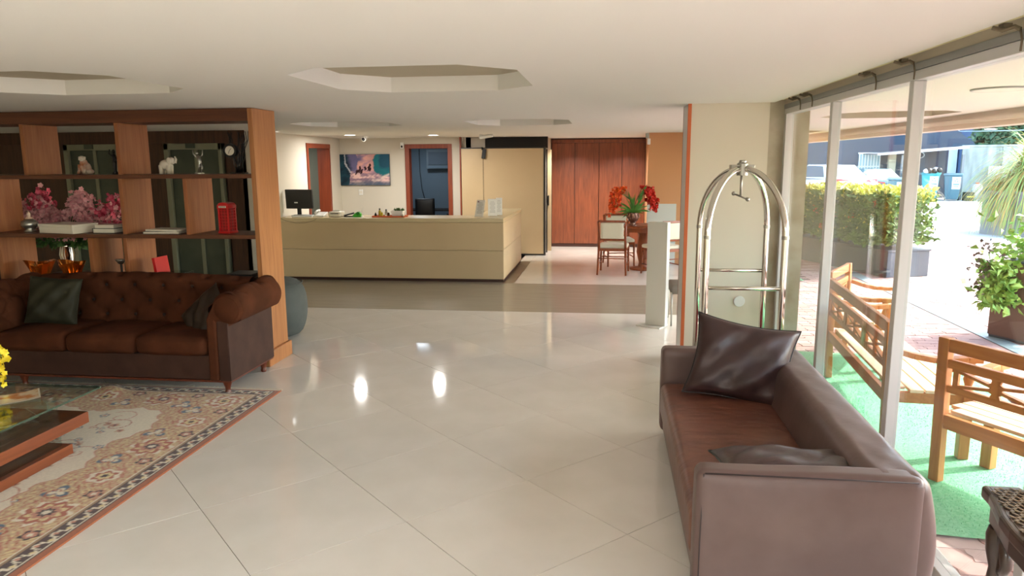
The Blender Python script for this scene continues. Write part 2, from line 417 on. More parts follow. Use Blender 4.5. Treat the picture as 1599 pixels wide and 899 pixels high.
# ------------------------------------------------------------------ walls
struct('wall_back', MB().box(-5.7, -3.99, 14.3, 14.42, 0, 2.32).box(-3.08, -2.87, 14.3, 14.42, 0, 2.32).box(-3.99, -3.08, 14.3, 14.42, 2.17, 2.32), M_white, 'off-white wall behind the reception desk')
struct('wall_left', MB().prism([(-5.18, 10.17), (-5.26, 12.40), (-5.36, 12.40), (-5.30, 10.17)], 0, 2.31).box(-5.199, -5.12, 10.10, 10.169, 0, 2.31).prism([(-5.199, 10.169), (-5.12, 10.169), (-5.17, 10.5), (-5.25, 10.5)], 0, 2.31).prism([(-5.31, 13.62), (-5.36, 14.4), (-5.5, 14.4), (-5.42, 13.62)], 0, 2.31)
       .prism([(-5.26, 12.40), (-5.31, 13.62), (-5.42, 13.62), (-5.36, 12.40)], 2.15, 2.31), M_white, 'off-white side wall left of the reception desk')
struct('wall_left', MB().box(-11.1, -11, -4.2, 10.4, 0, 2.75), M_cream, 'far cream side wall of the lounge')
struct('wall_front', MB().box(-11.1, 1.6, -4.3, -4.2, 0, 2.75), M_cream, 'cream wall at the viewer end of the lobby')
struct('wall_right', MB().box(0.69, 1.335, 6.5, 6.62, 0, 2.31), M_cream, 'cream wall behind the luggage cart')
struct('trim_3', MB().box(0.664, 0.692, 6.49, 6.52, 0, 2.31), M_orange, 'thin orange edge strip on the cream wall')
struct('trim_4', MB().box(0.664, 0.69, 6.521, 6.86, 0, 2.31), M_alu, 'pale grey jamb behind the orange strip')
struct('trim_5', MB().box(0.664, 0.69, 6.861, 6.90, 0, 2.31), M_doorw, 'red brown back edge of the jamb')
struct('pillar', MB().box(1.335, 1.66, 6.5, 6.9, 0, 2.42), M_conc, 'rough beige concrete pillar beside the window wall')
struct('wall_right', MB().box(0.69, 2.2, 13.1, 13.3, 1.075, 2.31), M_orangew, 'orange upper wall beyond the dining table')
struct('wall_right', MB().box(0.69, 1.19, 13.1, 13.3, 0, 1.075), mat('lower_grey_wall', S(205, 205, 194), 0.7), 'pale lower wall under the orange one')
struct('wall_right', MB().box(1.19, 2.2, 13.12, 13.3, 0, 1.075).box(0.77, 2.2, 13.3, 15.9, 0, 2.31), M_orangew, 'return of the orange wall beside the wood panels')
# wood panelled wall: each board its own piece
ww = struct('wall_back', MB().box(-1.3, 0.77, 15.76, 15.9, 0, 2.31), M_wallwd, 'red brown wooden panelled wall beyond the dining table')
for a, b in ((-1.20, -0.71), (-0.71, -0.20), (-0.20, 0.28), (0.28, 0.765)):
    obj('wood_panel', MB().box(a+0.006, b-0.006, 15.72, 15.76, 0.07, 2.20), M_wallw, ww, bevel=0.002)
obj('wood_cornice', MB().box(-1.2, 0.765, 15.70, 15.76, 2.205, 2.27), M_wallw, ww)
obj('wood_skirting', MB().box(-1.2, 0.765, 15.735, 15.76, 0, 0.065), M_wallwd, ww)
struct('trim_6', MB().box(-2.89, -2.865, 14.2, 14.3, 0, 2.3), M_doorw, 'thin mahogany strip at the end of the white wall')
struct('beam', MB().box(-2.42, -1.19, 14.45, 14.6, 2.085, 2.3), M_dark, 'dark brown bulkhead above the folding partition')
struct('wall_back', MB().box(-2.865, -2.42, 14.42, 14.5, 2.0, 2.3).box(-2.9, -1.3, 15.76, 15.9, 0, 2.3).box(-1.32, -1.22, 15.0, 15.76, 0, 2.3), M_white, 'white wall seen in the gap above the partition')
# office behind the open door
M_off = mat('office_blue_grey_paint', S(112, 128, 140), 0.9)
struct('wall_back', MB().box(-5.3, -2.7, 17.1, 17.2, 0, 2.3).box(-2.8, -2.7, 14.42, 17.1, 0, 2.3).box(-5.4, -5.3, 14.42, 17.1, 0, 2.3), M_off, 'blue grey walls of the dim office')
struct('wall_left', MB().box(-6.9, -5.42, 13.9, 14.0, 0, 2.3).box(-7.0, -6.9, 11.5, 14.0, 0, 2.3).box(-6.9, -5.4, 11.4, 11.5, 0, 2.3), mat('side_room_paint', S(138, 140, 128), 0.9), 'grey green walls of the side room')
struct('ceiling', MB().box(-9, -5.3, 10.3, 17.3, 2.3, 2.4).box(-5.3, -2.7, 14.42, 17.3, 2.3, 2.4), M_ceil, 'ceiling over the side rooms')

# doors
d = struct('door_1', MB(), M_doorw, 'mahogany framed opening in the left wall')
def frame_on_back(d, x0, x1, y, ztop, w=0.085, dp=0.16):
    obj('door_jamb', MB().box(x0, x0+w, y-0.02, y+dp, 0, ztop), M_doorw, d, bevel=0.003)
    obj('door_jamb', MB().box(x1-w, x1, y-0.02, y+dp, 0, ztop), M_doorw, d, bevel=0.003)
    obj('door_head', MB().box(x0+w, x1-w, y-0.02, y+dp, ztop-w, ztop), M_doorw, d, bevel=0.003)
for a, b in ((12.40, 12.47), (13.55, 13.62)):
    xx = -5.26-(a-12.4)*0.045
    obj('door_jamb', MB().box(xx-0.12, xx+0.02, a, b, 0, 2.17), M_doorw, d)
obj('door_head', MB().box(-5.40, -5.26, 12.47, 13.55, 2.09, 2.17), M_doorw, d)
obj('door_lining', MB().box(-5.53, -5.36, 13.56, 13.60, 0, 2.09), M_doorw, d)
d2 = struct('door_2', MB(), M_doorw, 'mahogany frame of the open office door behind the desk')
frame_on_back(d2, -4.01, -3.06, 14.3, 2.175)

# lift wall seen through the shelves
lw = struct('wall_left', MB().box(-11, -5.25, 10.25, 10.4, 0, 2.31), M_liftw, 'dark timber lift wall behind the shelving unit')
for a, b in ((-11.0, -8.12), (-7.24, -6.5), (-5.54, -5.2)):
    obj('timber_panel', MB().box(a, b, 10.17, 10.25, 0, 2.12), M_liftw, lw, bevel=0.004)
obj('timber_header', MB().box(-11.0, -5.2, 10.16, 10.25, 2.12, 2.30), M_liftw, lw)
for x0 in (-8.12, -6.5):
    dl = thing('lift_door', 'greenish steel lift door %s' % ('at the far left of the lift wall, behind the dog figurine' if x0 < -7 else 'behind the elephant and dancer figurines'), 'lift', (x0+0.45, 10.2, 0), 0, 'steel lift doors in the timber wall')
    obj('door_frame', MB().box(x0, x0+0.07, 10.15, 10.25, 0, 2.12).box(x0+0.90-0.05, x0+0.90, 10.15, 10.25, 0, 2.12).box(x0, x0+0.9, 10.15, 10.25, 2.03, 2.12), M_liftj, dl, bevel=0.003)
    obj('door_leaf', MB().box(x0+0.075, x0+0.455, 10.2, 10.24, 0.01, 2.03), M_lift, dl, bevel=0.003)
    obj('door_leaf', MB().box(x0+0.515, x0+0.85, 10.2, 10.24, 0.01, 2.03), M_lift, dl, bevel=0.003)
    obj('door_meeting_edge', MB().box(x0+0.46, x0+0.51, 10.18, 10.24, 0.01, 2.03), M_liftj, dl)
    obj('floor_indicator', MB().box(x0+0.36, x0+0.5, 10.13, 10.15, 2.05, 2.12), M_lift, dl)

# ------------------------------------------------------------------ window wall
w1 = struct('window_1', MB(), M_alu, 'floor-to-ceiling glazed wall of the lobby')
GX = 1.50
obj('window_frame', MB().box(1.455, 1.54, -4.2, 6.5, 2.20, 2.245), M_alu, w1, bevel=0.003)
obj('window_frame', MB().box(1.455, 1.54, -4.2, 6.5, 0, 0.05), M_alu, w1, bevel=0.003)
obj('mullion', MB().box(1.455, 1.52, 6.44, 6.5, 0.05, 2.2), M_alu, w1, bevel=0.003)
my = [5.19, 3.885, 2.58, 1.36, 0.09, -1.18, -2.45, -3.72]
for y in my:
    obj('mullion', MB().box(1.455, 1.515, y-0.034, y+0.022, 0.05, 2.2), M_alu, w1, bevel=0.004)
ed = [6.43]+my
for a, b in zip(ed, ed[1:]):
    obj('pane', MB().box(GX-0.003, GX+0.003, b+0.024, a-0.036, 0.05, 2.2), M_glass, w1)
w2 = struct('window_2', MB(), M_alu, 'glazed entrance side beyond the pillar')
obj('window_frame', MB().box(1.455, 1.54, 6.9, 13.1, 2.16, 2.245).box(1.455, 1.54, 6.9, 13.1, 0, 0.05), M_alu, w2)
for y in (6.95, 8.2, 9.5, 10.8, 12.0, 13.05):
    obj('mullion', MB().box(1.44, 1.56, y-0.035, y+0.035, 0.05, 2.16), M_alu, w2)
for a, b in zip((6.95, 8.2, 9.5, 10.8, 12.0), (8.2, 9.5, 10.8, 12.0, 13.05)):
    obj('pane', MB().box(GX-0.003, GX+0.003, a+0.036, b-0.036, 0.05, 2.16), M_glass, w2)
# ------------------------------------------------------------------ shelving unit
su = thing('shelving_unit', 'tall open walnut shelving unit dividing the lounge behind the tufted sofa', 'shelf', (-4.6, 6.3, 0))
Y0, Y1 = 6.09, 6.52
obj('top_beam', MB().box(-7.0, -3.095, Y0, Y1, 2.19, 2.297), M_shelfx, su, bevel=0.003)
ep = obj('end_panel', MB().box(-3.095, -3.05, Y0-0.003, Y1, 0.0, 2.297), M_shelfe, su, bevel=0.003)
obj('plinth', MB().box(-3.11, -3.02, Y0-0.03, Y1+0.02, 0, 0.14), M_shelfe, ep, bevel=0.008)
for z0, z1 in ((1.700, 1.735), (1.165, 1.200), (0.63, 0.665), (0.10, 0.135)):
    obj('shelf_board', MB().box(-7.0, -3.095, Y0, Y1, z0, z1), M_shelfx, su, bevel=0.002)
def upright(x, z0, z1): obj('divider', MB().box(x-0.038, x, Y0+0.004, Y1, z0, z1), M_shelfz, su, bevel=0.002)
for x in (-5.25, -4.32, -6.3): upright(x, 1.736, 2.189)
for x in (-5.72, -4.33, -3.71): upright(x, 1.201, 1.699)
for x in (-5.62, -4.69, -4.34): upright(x, 0.666, 1.164)
for x in (-5.25, -4.33, -3.71): upright(x, 0.136, 0.629)
for x in (-6.9,): upright(x, 0.0, 2.189)

# ------------------------------------------------------------------ things on the shelves
M_bronze = mat('white_brown_ceramic', S(186, 120, 84), 0.4, col2=S(226, 214, 200), nscale=14)
M_ivory = mat('white_glazed_ceramic', S(228, 222, 208), 0.3)
M_silver = mat('tarnished_silver', S(178, 178, 172), 0.3, metal=0.9)
M_red = mat('red_enamel', S(200, 24, 30), 0.35)
M_amber = mat('amber_glass', S(226, 104, 18), 0.12, trans=0.75, ior=1.45, col2=S(178, 66, 10), nscale=5)
M_green = mat('dark_leaf_green', S(52, 88, 44), 0.6, col2=S(84, 124, 58), nscale=20)
# dog figurine
z = 1.736
t = thing('dog_figurine', 'brown and white sitting dog figurine on the top shelf', 'figurine', (-4.83, 6.3, z))
b = MB().ell((-4.83, 6.3, z+0.055), (0.052, 0.05, 0.062), 14, 10).ell((-4.835, 6.29, z+0.105), (0.034, 0.034, 0.04), 12, 8)
for dx in (-0.03, 0.03): b.tube([(-4.83+dx, 6.26, z+0.09), (-4.83+dx, 6.25, z+0.03), (-4.83+dx, 6.235, z+0.008)], [0.013, 0.010, 0.012], 8).ell((-4.83+dx*1.6, 6.30, z+0.025), (0.024, 0.045, 0.025), 10, 7)
obj('body', b, M_bronze, t, smooth=True)
hd = MB().ell((-4.838, 6.275, z+0.145), (0.028, 0.032, 0.027), 12, 8).ell((-4.832, 6.245, z+0.138), (0.014, 0.02, 0.012), 10, 7)
for dx in (-0.026, 0.024): hd.ell((-4.838+dx, 6.28, z+0.145), (0.007, 0.012, 0.022), 8, 6, (0, dx*12, 0))
obj('head', hd, M_ivory, t, smooth=True)
# slender dark figurine
t = thing('slender_figurine', 'slender black standing figurine beside the dog on the top shelf', 'figurine', (-4.53, 6.3, z))
obj('body', MB().lathe(-4.53, 6.3, [(0.032, 0), (0.032, 0.012), (0.014, 0.03), (0.018, 0.08), (0.022, 0.12), (0.014, 0.14), (0.02, 0.165), (0.01, 0.185)], 14, z).ell((-4.53, 6.298, z+0.207), (0.014, 0.016, 0.02)), M_black, t, smooth=True)
obj('arm', MB().tube([(-4.512, 6.3, z+0.165), (-4.49, 6.28, z+0.14), (-4.51, 6.26, z+0.11)], 0.006, 8), M_black, t, smooth=True)
obj('arm', MB().tube([(-4.548, 6.3, z+0.165), (-4.572, 6.29, z+0.19), (-4.555, 6.28, z+0.225)], 0.006, 8), M_black, t, smooth=True)
# elephant
t = thing('elephant_figurine', 'white elephant figurine with raised trunk on the top shelf', 'figurine', (-4.01, 6.3, z))
b = MB().ell((-4.02, 6.3, z+0.085), (0.062, 0.042, 0.046), 16, 10)
for dx in (-0.04, 0.035):
    for dy in (-0.022, 0.022): b.tube([(-4.02+dx, 6.3+dy, z+0.08), (-4.02+dx, 6.3+dy, z+0.0)], [0.02, 0.017], 10)
b.ell((-3.965, 6.3, z+0.118), (0.033, 0.03, 0.034), 12, 8)
b.tube([(-3.945, 6.3, z+0.115), (-3.925, 6.3, z+0.105), (-3.918, 6.3, z+0.13), (-3.93, 6.3, z+0.158)], [0.016, 0.012, 0.009, 0.007], 10)
obj('body', b, M_ivory, t, smooth=True)
for dy in (-0.03, 0.03): obj('ear', MB().ell((-3.975, 6.3+dy, z+0.118), (0.024, 0.006, 0.032), 12, 8), M_ivory, t, smooth=True)
obj('tail', MB().tube([(-4.08, 6.3, z+0.10), (-4.09, 6.3, z+0.07), (-4.085, 6.3, z+0.045)], 0.004, 6), M_ivory, t, smooth=True)
# dancer couple
t = thing('dancer_figurine', 'silver dancing figure with raised arms on the top shelf', 'figurine', (-3.70, 6.3, z))
obj('body', MB().tube([(-3.705, 6.3, z+0.012), (-3.70, 6.3, z+0.06), (-3.69, 6.3, z+0.10), (-3.70, 6.3, z+0.15), (-3.705, 6.3, z+0.165)], [0.007, 0.011, 0.017, 0.02, 0.008], 10).ell((-3.71, 6.295, z+0.185), (0.012, 0.013, 0.016), 10, 8), M_silver, t, smooth=True)
for pts in ([(-3.72, 6.3, z+0.15), (-3.745, 6.3, z+0.18), (-3.75, 6.3, z+0.215)], [(-3.682, 6.3, z+0.15), (-3.66, 6.3, z+0.17), (-3.655, 6.3, z+0.215)]):
    obj('arm', MB().tube(pts, [0.007, 0.006, 0.005], 8), M_silver, t, smooth=True)
obj('leg', MB().tube([(-3.69, 6.3, z+0.09), (-3.665, 6.29, z+0.06), (-3.675, 6.29, z+0.01)], [0.012, 0.009, 0.006], 8), M_silver, t, smooth=True)
obj('base', MB().lathe(-3.70, 6.3, [(0.042, 0), (0.042, 0.010), (0.03, 0.014)], 18, z), M_silver, t, smooth=40)
# clock on twisted branches
t = thing('branch_clock', 'black round clock with white face on twisted dark metal branches', 'clock', (-3.38, 6.36, z))
r2 = random.Random(5)
br = MB()
for k in range(16):
    x, y, zz = -3.36+r2.uniform(-.03, .05), 6.36, z
    pts = [(x, y, zz)]
    tx = r2.uniform(-.10, .12)
    for q in range(5):
        pts.append((x+tx*(q+1)/5+r2.uniform(-.022, .022), y+r2.uniform(-.02, .02), z+0.075*(q+1)+r2.uniform(-.01, .01)))
    br.tube(pts, [0.007, 0.006, 0.005, 0.004, 0.004, 0.003], 6)
obj('branches', br, M_black, t, smooth=True)
ck = obj('clock_case', MB().tube([(-3.395, 6.30, z+0.205), (-3.395, 6.345, z+0.205)], 0.062, 28), M_black, t, smooth=40)
obj('clock_face', MB().tube([(-3.392, 6.294, z+0.205), (-3.392, 6.30, z+0.205)], 0.042, 24), M_ivory, ck, smooth=40)
obj('clock_hands', MB().bar((-3.392, 6.292, z+0.205), (-3.375, 6.292, z+0.225), 0.004, 0.002).bar((-3.392, 6.292, z+0.205), (-3.402, 6.292, z+0.18), 0.003, 0.002), M_black, ck)
obj('base', MB().box(-3.42, -3.28, 6.33, 6.40, z, z+0.012), M_black, t)
# middle shelf
z = 1.201
t = thing('ornate_casket', 'small ornate silver bottle casket on the middle shelf', 'ornament', (-5.455, 6.28, z))
obj('body', MB().lathe(-5.455, 6.28, [(0.05, 0), (0.055, 0.01), (0.035, 0.02), (0.065, 0.05), (0.07, 0.085), (0.05, 0.11), (0.03, 0.12)], 20, z), M_silver, t, smooth=True)
obj('stopper', MB().lathe(-5.455, 6.28, [(0.03, 0.121), (0.034, 0.13), (0.012, 0.145), (0.02, 0.16), (0.008, 0.185), (0.002, 0.2)], 16, z), M_bronze, t, smooth=True)
for s_ in (-1, 1): obj('handle', MB().tube([(-5.455+s_*x, 6.28, z+h) for x, h in ((0.05, 0.10), (0.085, 0.095), (0.09, 0.06), (0.06, 0.04))], 0.006, 8), M_silver, t, smooth=True)
t = thing('cream_box', 'flat cream lidded box on the middle shelf among pink blossoms', 'box', (-5.03, 6.28, z), radians(0))
obj('body', MB().obox((-5.03, 6.25, z+0.03), (0.44, 0.26, 0.06), (0, 0, radians(-14))), M_ivory, t, bevel=0.003)
obj('lid', MB().obox((-5.03, 6.25, z+0.072), (0.452, 0.272, 0.024), (0, 0, radians(-14))), M_ivory, t, bevel=0.003)
def book(x0, x1, y0, y1, z0, h, cover, label, spine='end', rot=0):
    c = ((x0+x1)/2, (y0+y1)/2, z0); t = thing('book', label, 'book', c, radians(rot)); ROOTI = ROOT[t.name]; ROOT[t.name] = Matrix.Translation(c).inverted()
    obj('cover', MB().box(x0, x1, y0, y1, z0, z0+0.004).box(x0, x1, y0, y1, z0+h-0.004, z0+h).box(x0, x0+0.004, y0, y1, z0+0.004, z0+h-0.004), cover, t, bevel=0.001)
    obj('pages', MB().box(x0+0.004, x1-0.005, y0+0.005, y1-0.005, z0+0.004, z0+h-0.004), M_ivory, t)
    return t
book(-4.72, -4.50, 6.16, 6.34, z, 0.045, M_dark, 'dark thick book lying flat right of the cream box, lower of two')
book(-4.70, -4.51, 6.17, 6.33, z+0.046, 0.03, M_ivory, 'pale book lying on the dark one right of the cream box')
obj('spine_label', MB().box(-4.725, -4.7205, 6.18, 6.32, z+0.004, z+0.04), M_red, [o for o in bpy.data.objects if o.name.startswith('book')][0])
M_mag1 = mat('dark_magazine_cover', S(60, 56, 54), 0.3, col2=S(190, 180, 160), nscale=9)
book(-4.20, -3.86, 6.13, 6.36, z, 0.022, M_mag1, 'closed dark magazine at the bottom of the pile on the middle shelf', rot=3)
book(-4.18, -3.85, 6.14, 6.35, z+0.023, 0.016, M_ivory, 'thin pale magazine on top of the pile on the middle shelf', rot=-6)
t = thing('telephone_box_model', 'small red model telephone box on the middle shelf', 'ornament', (-3.445, 6.27, z), radians(-10))
P_ = lambda mbx: mbx
I = Matrix.Translation((-3.445, 6.27, z)).inverted(); ROOT[t.name] = I
cx, cy = -3.445, 6.27; hw = 0.055
obj('base', MB().box(cx-hw-0.006, cx+hw+0.006, cy-hw-0.006, cy+hw+0.006, z, z+0.02), M_red, t, bevel=0.002)
fr = MB()
for sx in (-1, 1):
    for sy in (-1, 1): fr.box(cx+sx*(hw-0.006)-0.007, cx+sx*(hw-0.006)+0.007, cy+sy*(hw-0.006)-0.007, cy+sy*(hw-0.006)+0.007, z+0.02, z+0.235)
for k in range(7):
    q = z+0.045+k*0.027; fr.box(cx-hw, cx+hw, cy-hw, cy-hw+0.004, q, q+0.005).box(cx+hw-0.004, cx+hw, cy-hw, cy+hw, q, q+0.005)
for k in (-0.018, 0.018): fr.box(cx+k-0.002, cx+k+0.002, cy-hw, cy-hw+0.004, z+0.02, z+0.22).box(cx+hw-0.004, cx+hw, cy+k-0.002, cy+k+0.002, z+0.02, z+0.22)
obj('lattice', fr, M_red, t)
obj('core', MB().box(cx-hw+0.012, cx+hw-0.012, cy-hw+0.012, cy+hw-0.012, z+0.02, z+0.23), mat('red_core', S(150, 20, 24), 0.4), t)
cr = obj('crown', MB().box(cx-hw-0.004, cx+hw+0.004, cy-hw-0.004, cy+hw+0.004, z+0.225, z+0.255).prism_axis([(cx+a, z+0.255+b) for a, b in [(-0.055, 0), (0.055, 0), (0.048, 0.014), (0.03, 0.022), (0, 0.026), (-0.03, 0.022), (-0.048, 0.014)]], cy-hw, cy+hw, 'y'), M_red, t, bevel=0.002)
sg0 = obj('sign_strip', MB().box(cx-0.04, cx+0.04, cy-hw-0.006, cy-hw-0.0045, z+0.233, z+0.248), M_ivory, cr)
text('lettering', 'TELEPHONE', 0.0125, (cx, cy-hw-0.0075, z+0.2405), (pi/2, 0, 0), M_black, t, 0.0003)

# bottom visible shelf (partly behind the sofa)
z = 0.666
def amber_vase(x, y, label, rz):
    t = thing('amber_vase', label, 'vase', (x, y, z), 0, 'amber glass vases on the low shelf')
    def fn(u, v):
        a = 2*pi*u; r = 0.05+0.075*v**1.5; r *= 1+0.16*v*sin(4*a+rz)+0.05*v*sin(9*a)
        return (x+r*cos(a)*1.05, y+r*sin(a)*0.8, z+0.25*v*(1+0.06*sin(2*a+rz))+0.004)
    obj('bowl', MB().grid(fn, 40, 14, cu=True), M_amber, t, smooth=True)
    obj('foot', MB().lathe(x, y, [(0.055, 0), (0.055, 0.008), (0.045, 0.02)], 20, z), M_amber, t, smooth=True)
amber_vase(-5.38, 6.26, 'wavy amber glass vase nearer the left edge of the picture', 0.5)
amber_vase(-5.05, 6.26, 'wavy amber glass vase right of the silver flower vase', 2.1)
t = thing('candlestick', 'slim dark candlestick on the low shelf beside the long upright', 'candlestick', (-4.53, 6.25, z))
obj('stem', MB().lathe(-4.53, 6.25, [(0.035, 0), (0.035, 0.01), (0.012, 0.03), (0.012, 0.1), (0.02, 0.12), (0.01, 0.15), (0.012, 0.22), (0.006, 0.24)], 14, z), M_black, t, smooth=True)
obj('drip_pan', MB().lathe(-4.53, 6.25, [(0.02, 0.24), (0.045, 0.27), (0.048, 0.285), (0.02, 0.28)], 18, z), M_silver, t, smooth=True)
t = thing('book', 'red book leaning against the upright on the low shelf', 'book', (-4.13, 6.27, z))
obj('cover', MB().obox((-4.13, 6.27, z+0.155), (0.03, 0.2, 0.31), (0, radians(-7), 0)), M_red, t, bevel=0.003)
obj('pages', MB().obox((-4.13, 6.272, z+0.157), (0.022, 0.196, 0.302), (0, radians(-7), 0)), M_ivory, t)
t = thing('clear_box', 'clear plastic box of white papers on the low shelf', 'box', (-4.02, 6.26, z))
M_clear = glass_mat('clear_plastic', (0.9, 0.92, 0.92, 1), 1.45)
obj('tray', MB().box(-4.09, -3.87, 6.16, 6.36, z, z+0.17), M_clear, t, bevel=0.004)
for k in range(4): obj('paper_stack', MB().obox((-3.985+0.01*k, 6.26, z+0.02+0.035*k), (0.19-0.02*k, 0.17, 0.03), (0, 0, 0.08*k)), M_ivory, t)
t = thing('black_case', 'low black case on the low shelf next to the end panel', 'box', (-3.32, 6.27, z))
obj('body', MB().box(-3.44, -3.20, 6.15, 6.40, z, z+0.13), M_black, t, bevel=0.006)
obj('lid', MB().box(-3.445, -3.195, 6.145, 6.405, z+0.132, z+0.17), M_black, t, bevel=0.006)
obj('handle', MB().tube([(-3.36, 6.14, z+0.12), (-3.36, 6.125, z+0.10), (-3.28, 6.125, z+0.10), (-3.28, 6.14, z+0.12)], 0.005, 6), M_steel, t)

# pink blossom arrangement standing behind the unit on a low cabinet
cab = thing('low_cabinet', 'low dark cabinet behind the shelving unit carrying the blossoms', 'cabinet', (-5.2, 6.85, 0))
obj('carcass', MB().box(-5.75, -4.65, 6.60, 7.05, 0.06, 0.68), M_liftw, cab, bevel=0.004)
obj('worktop', MB().box(-5.78, -4.62, 6.57, 7.08, 0.681, 0.71), M_liftw, cab, bevel=0.004)
obj('plinth', MB().box(-5.7, -4.7, 6.64, 7.0, 0.0, 0.06), M_dark, cab)
t = thing('blossom_vase', 'silver vase of pink and crimson blossom branches behind the middle shelf', 'flowers', (-5.45, 6.85, 0.71))
M_pink = mat('pink_petals', S(226, 150, 164), 0.7, col2=S(240, 190, 194), nscale=30, sheen=0.2)
M_crim = mat('crimson_petals', S(196, 50, 88), 0.7, col2=S(224, 110, 136), nscale=30)
obj('vase', MB().lathe(-5.56, 6.85, [(0.06, 0), (0.05, 0.02), (0.055, 0.1), (0.075, 0.2), (0.06, 0.28), (0.075, 0.31)], 20, 0.711), M_chrome, t, smooth=True)
r3 = random.Random(11)
stems = MB(); pk = MB(); cr_ = MB(); lf = MB()
tips = []
for k in range(26):
    tx = r3.uniform(-0.42, 0.78); tz = 1.20+r3.random()*0.36+(0.10 if 0.2 < tx < 0.5 else 0)
    if tx > 0.62: tz = 1.22+r3.random()*0.28
    ty = 6.82+r3.uniform(-.16, .2)
    a = Vector((-5.56, 6.85, 1.0)); e = Vector((-5.55+tx, ty, tz)); m_ = (a+e)/2+Vector((0, 0, 0.14))
    stems.tube([a, m_*0.5+a*0.5, m_, e*0.6+m_*0.4, e], 0.005, 5)
    for q in range(9): 
        u = 0.55+0.45*q/8; tips.append((a*(1-u)**2+m_*2*u*(1-u)+e*u*u, tx))
def flower(mbx, p, r, rr, n=5):
    nrm = Vector((rr.gauss(0, 1), rr.gauss(-0.8, 1), rr.gauss(0.2, 0.8))).normalized(); u = nrm.orthogonal().normalized(); v = nrm.cross(u)
    for k in range(n):
        t0 = 2*pi*k/n; d = u*cos(t0)+v*sin(t0); sd = nrm.cross(d)
        mbx.add([p, p+d*r*0.6+sd*r*0.42+nrm*r*0.15, p+d*r+nrm*r*0.28, p+d*r*0.6-sd*r*0.42+nrm*r*0.15], [(0, 1, 2, 3)])
for p, tx in tips:
    crim = tx > 0.62 or (tx < -0.1 and p.z > 1.42)
    for q in range(9 if not crim else 8):
        pp = p+Vector((r3.gauss(0, .035), r3.gauss(0, .03), r3.gauss(0, .03))); flower(cr_ if (crim and r3.random() < .8) else pk, pp, r3.uniform(.02, .034), r3)
def below(rr): return (-5.5+rr.gauss(0, .17), 6.85+rr.gauss(0, .07), 1.07+rr.gauss(0, .03))
for k in range(120): flower(pk, Vector((-5.42+r3.gauss(0, .2), 6.75+r3.gauss(0, .06), 1.13+r3.gauss(0, .025))), .03, r3)
leaves(lf, 240, below, 0.08, r3, 0.4)
obj('branches', stems, M_green, t); obj('pink_blossoms', pk, M_pink, t, kind='stuff'); obj('crimson_blossoms', cr_, M_crim, t, kind='stuff'); obj('leaves', lf, M_green, t, kind='stuff')

# ------------------------------------------------------------------ grey pouf behind the unit
t = thing('grey_pouf', 'round dark grey fabric pouf behind the end of the shelving unit', 'pouf', (-3.52, 7.25, 0))
M_pouf = mat('grey_canvas', S(80, 84, 82), 0.85, col2=S(70, 75, 74), nscale=4, bump=0.25, bscale=7, bdist=0.02)
prof = [(0.0, 0.0), (0.27, 0.004), (0.325, 0.05), (0.365, 0.16), (0.385, 0.30), (0.375, 0.45), (0.33, 0.57), (0.25, 0.615), (0.12, 0.625), (0.0, 0.625)]
obj('body', MB().lathe(-3.56, 7.25, prof, 36), M_pouf, t, smooth=True, sub=1)
obj('seam', MB().tube([(-3.56+0.335*cos(2*pi*k/36), 7.25+0.335*sin(2*pi*k/36), 0.572) for k in range(36)], 0.006, 6, closed=True), M_pouf, t, smooth=True)
# ------------------------------------------------------------------ tufted brown sofa
M_velvet = mat('brown_velvet', S(84, 46, 28), 0.9, col2=S(68, 36, 21), nscale=5, spec=0.15, bump=0.15, bscale=60, bdist=0.004)
M_leath = mat('brown_leather_panel', S(70, 46, 38), 0.6, spec=0.25, col2=S(58, 37, 30), nscale=6, bump=0.1, bscale=80, bdist=0.003)
M_leg = wood('reddish_turned_wood', S(106, 50, 30), S(82, 36, 20), 'z', rough=0.3)
M_button = mat('dark_button', S(44, 24, 16), 0.8)
cs = thing('tufted_sofa', 'brown velvet button-tufted sofa with rolled arms in front of the shelving unit', 'sofa', (-4.0, 5.65, 0))
XL, XR = -5.18, -2.97
obj('base', MB().box(XL, XR, 5.275, 6.02, 0.115, 0.32), M_leath, cs, bevel=0.01)
obj('base_trim', MB().box(XL-0.005, XR+0.005, 5.27, 6.025, 0.098, 0.114), M_leg, cs, bevel=0.003)
# back: swept profile with diamond tufts
def prof_pt(path, t):
    L_ = [0]
    for a, b in zip(path, path[1:]): L_.append(L_[-1]+hypot(b[0]-a[0], b[1]-a[1]))
    d = t*L_[-1]
    for i in range(len(path)-1):
        if d <= L_[i+1] or i == len(path)-2:
            k = (d-L_[i])/max(L_[i+1]-L_[i], 1e-9); a, b = path[i], path[i+1]
            dx, dy = b[0]-a[0], b[1]-a[1]; l = hypot(dx, dy)
            return a[0]+dx*k, a[1]+dy*k, dy/l, -dx/l, d
def tuft(a, b):
    # a, b: lattice coordinates; diamond pillows with creases and deep buttons
    p, q = a+b, a-b
    f = abs(sin(pi*p/2))*abs(sin(pi*q/2))
    return f**0.35
backp = [(5.80, 0.40), (5.83, 0.55), (5.855, 0.68), (5.85, 0.745)] + arc((5.925, 0.765), 0.083, 160, -40, 12) + [(6.0, 0.60), (6.02, 0.40), (6.02, 0.12)]
LB = 0.72
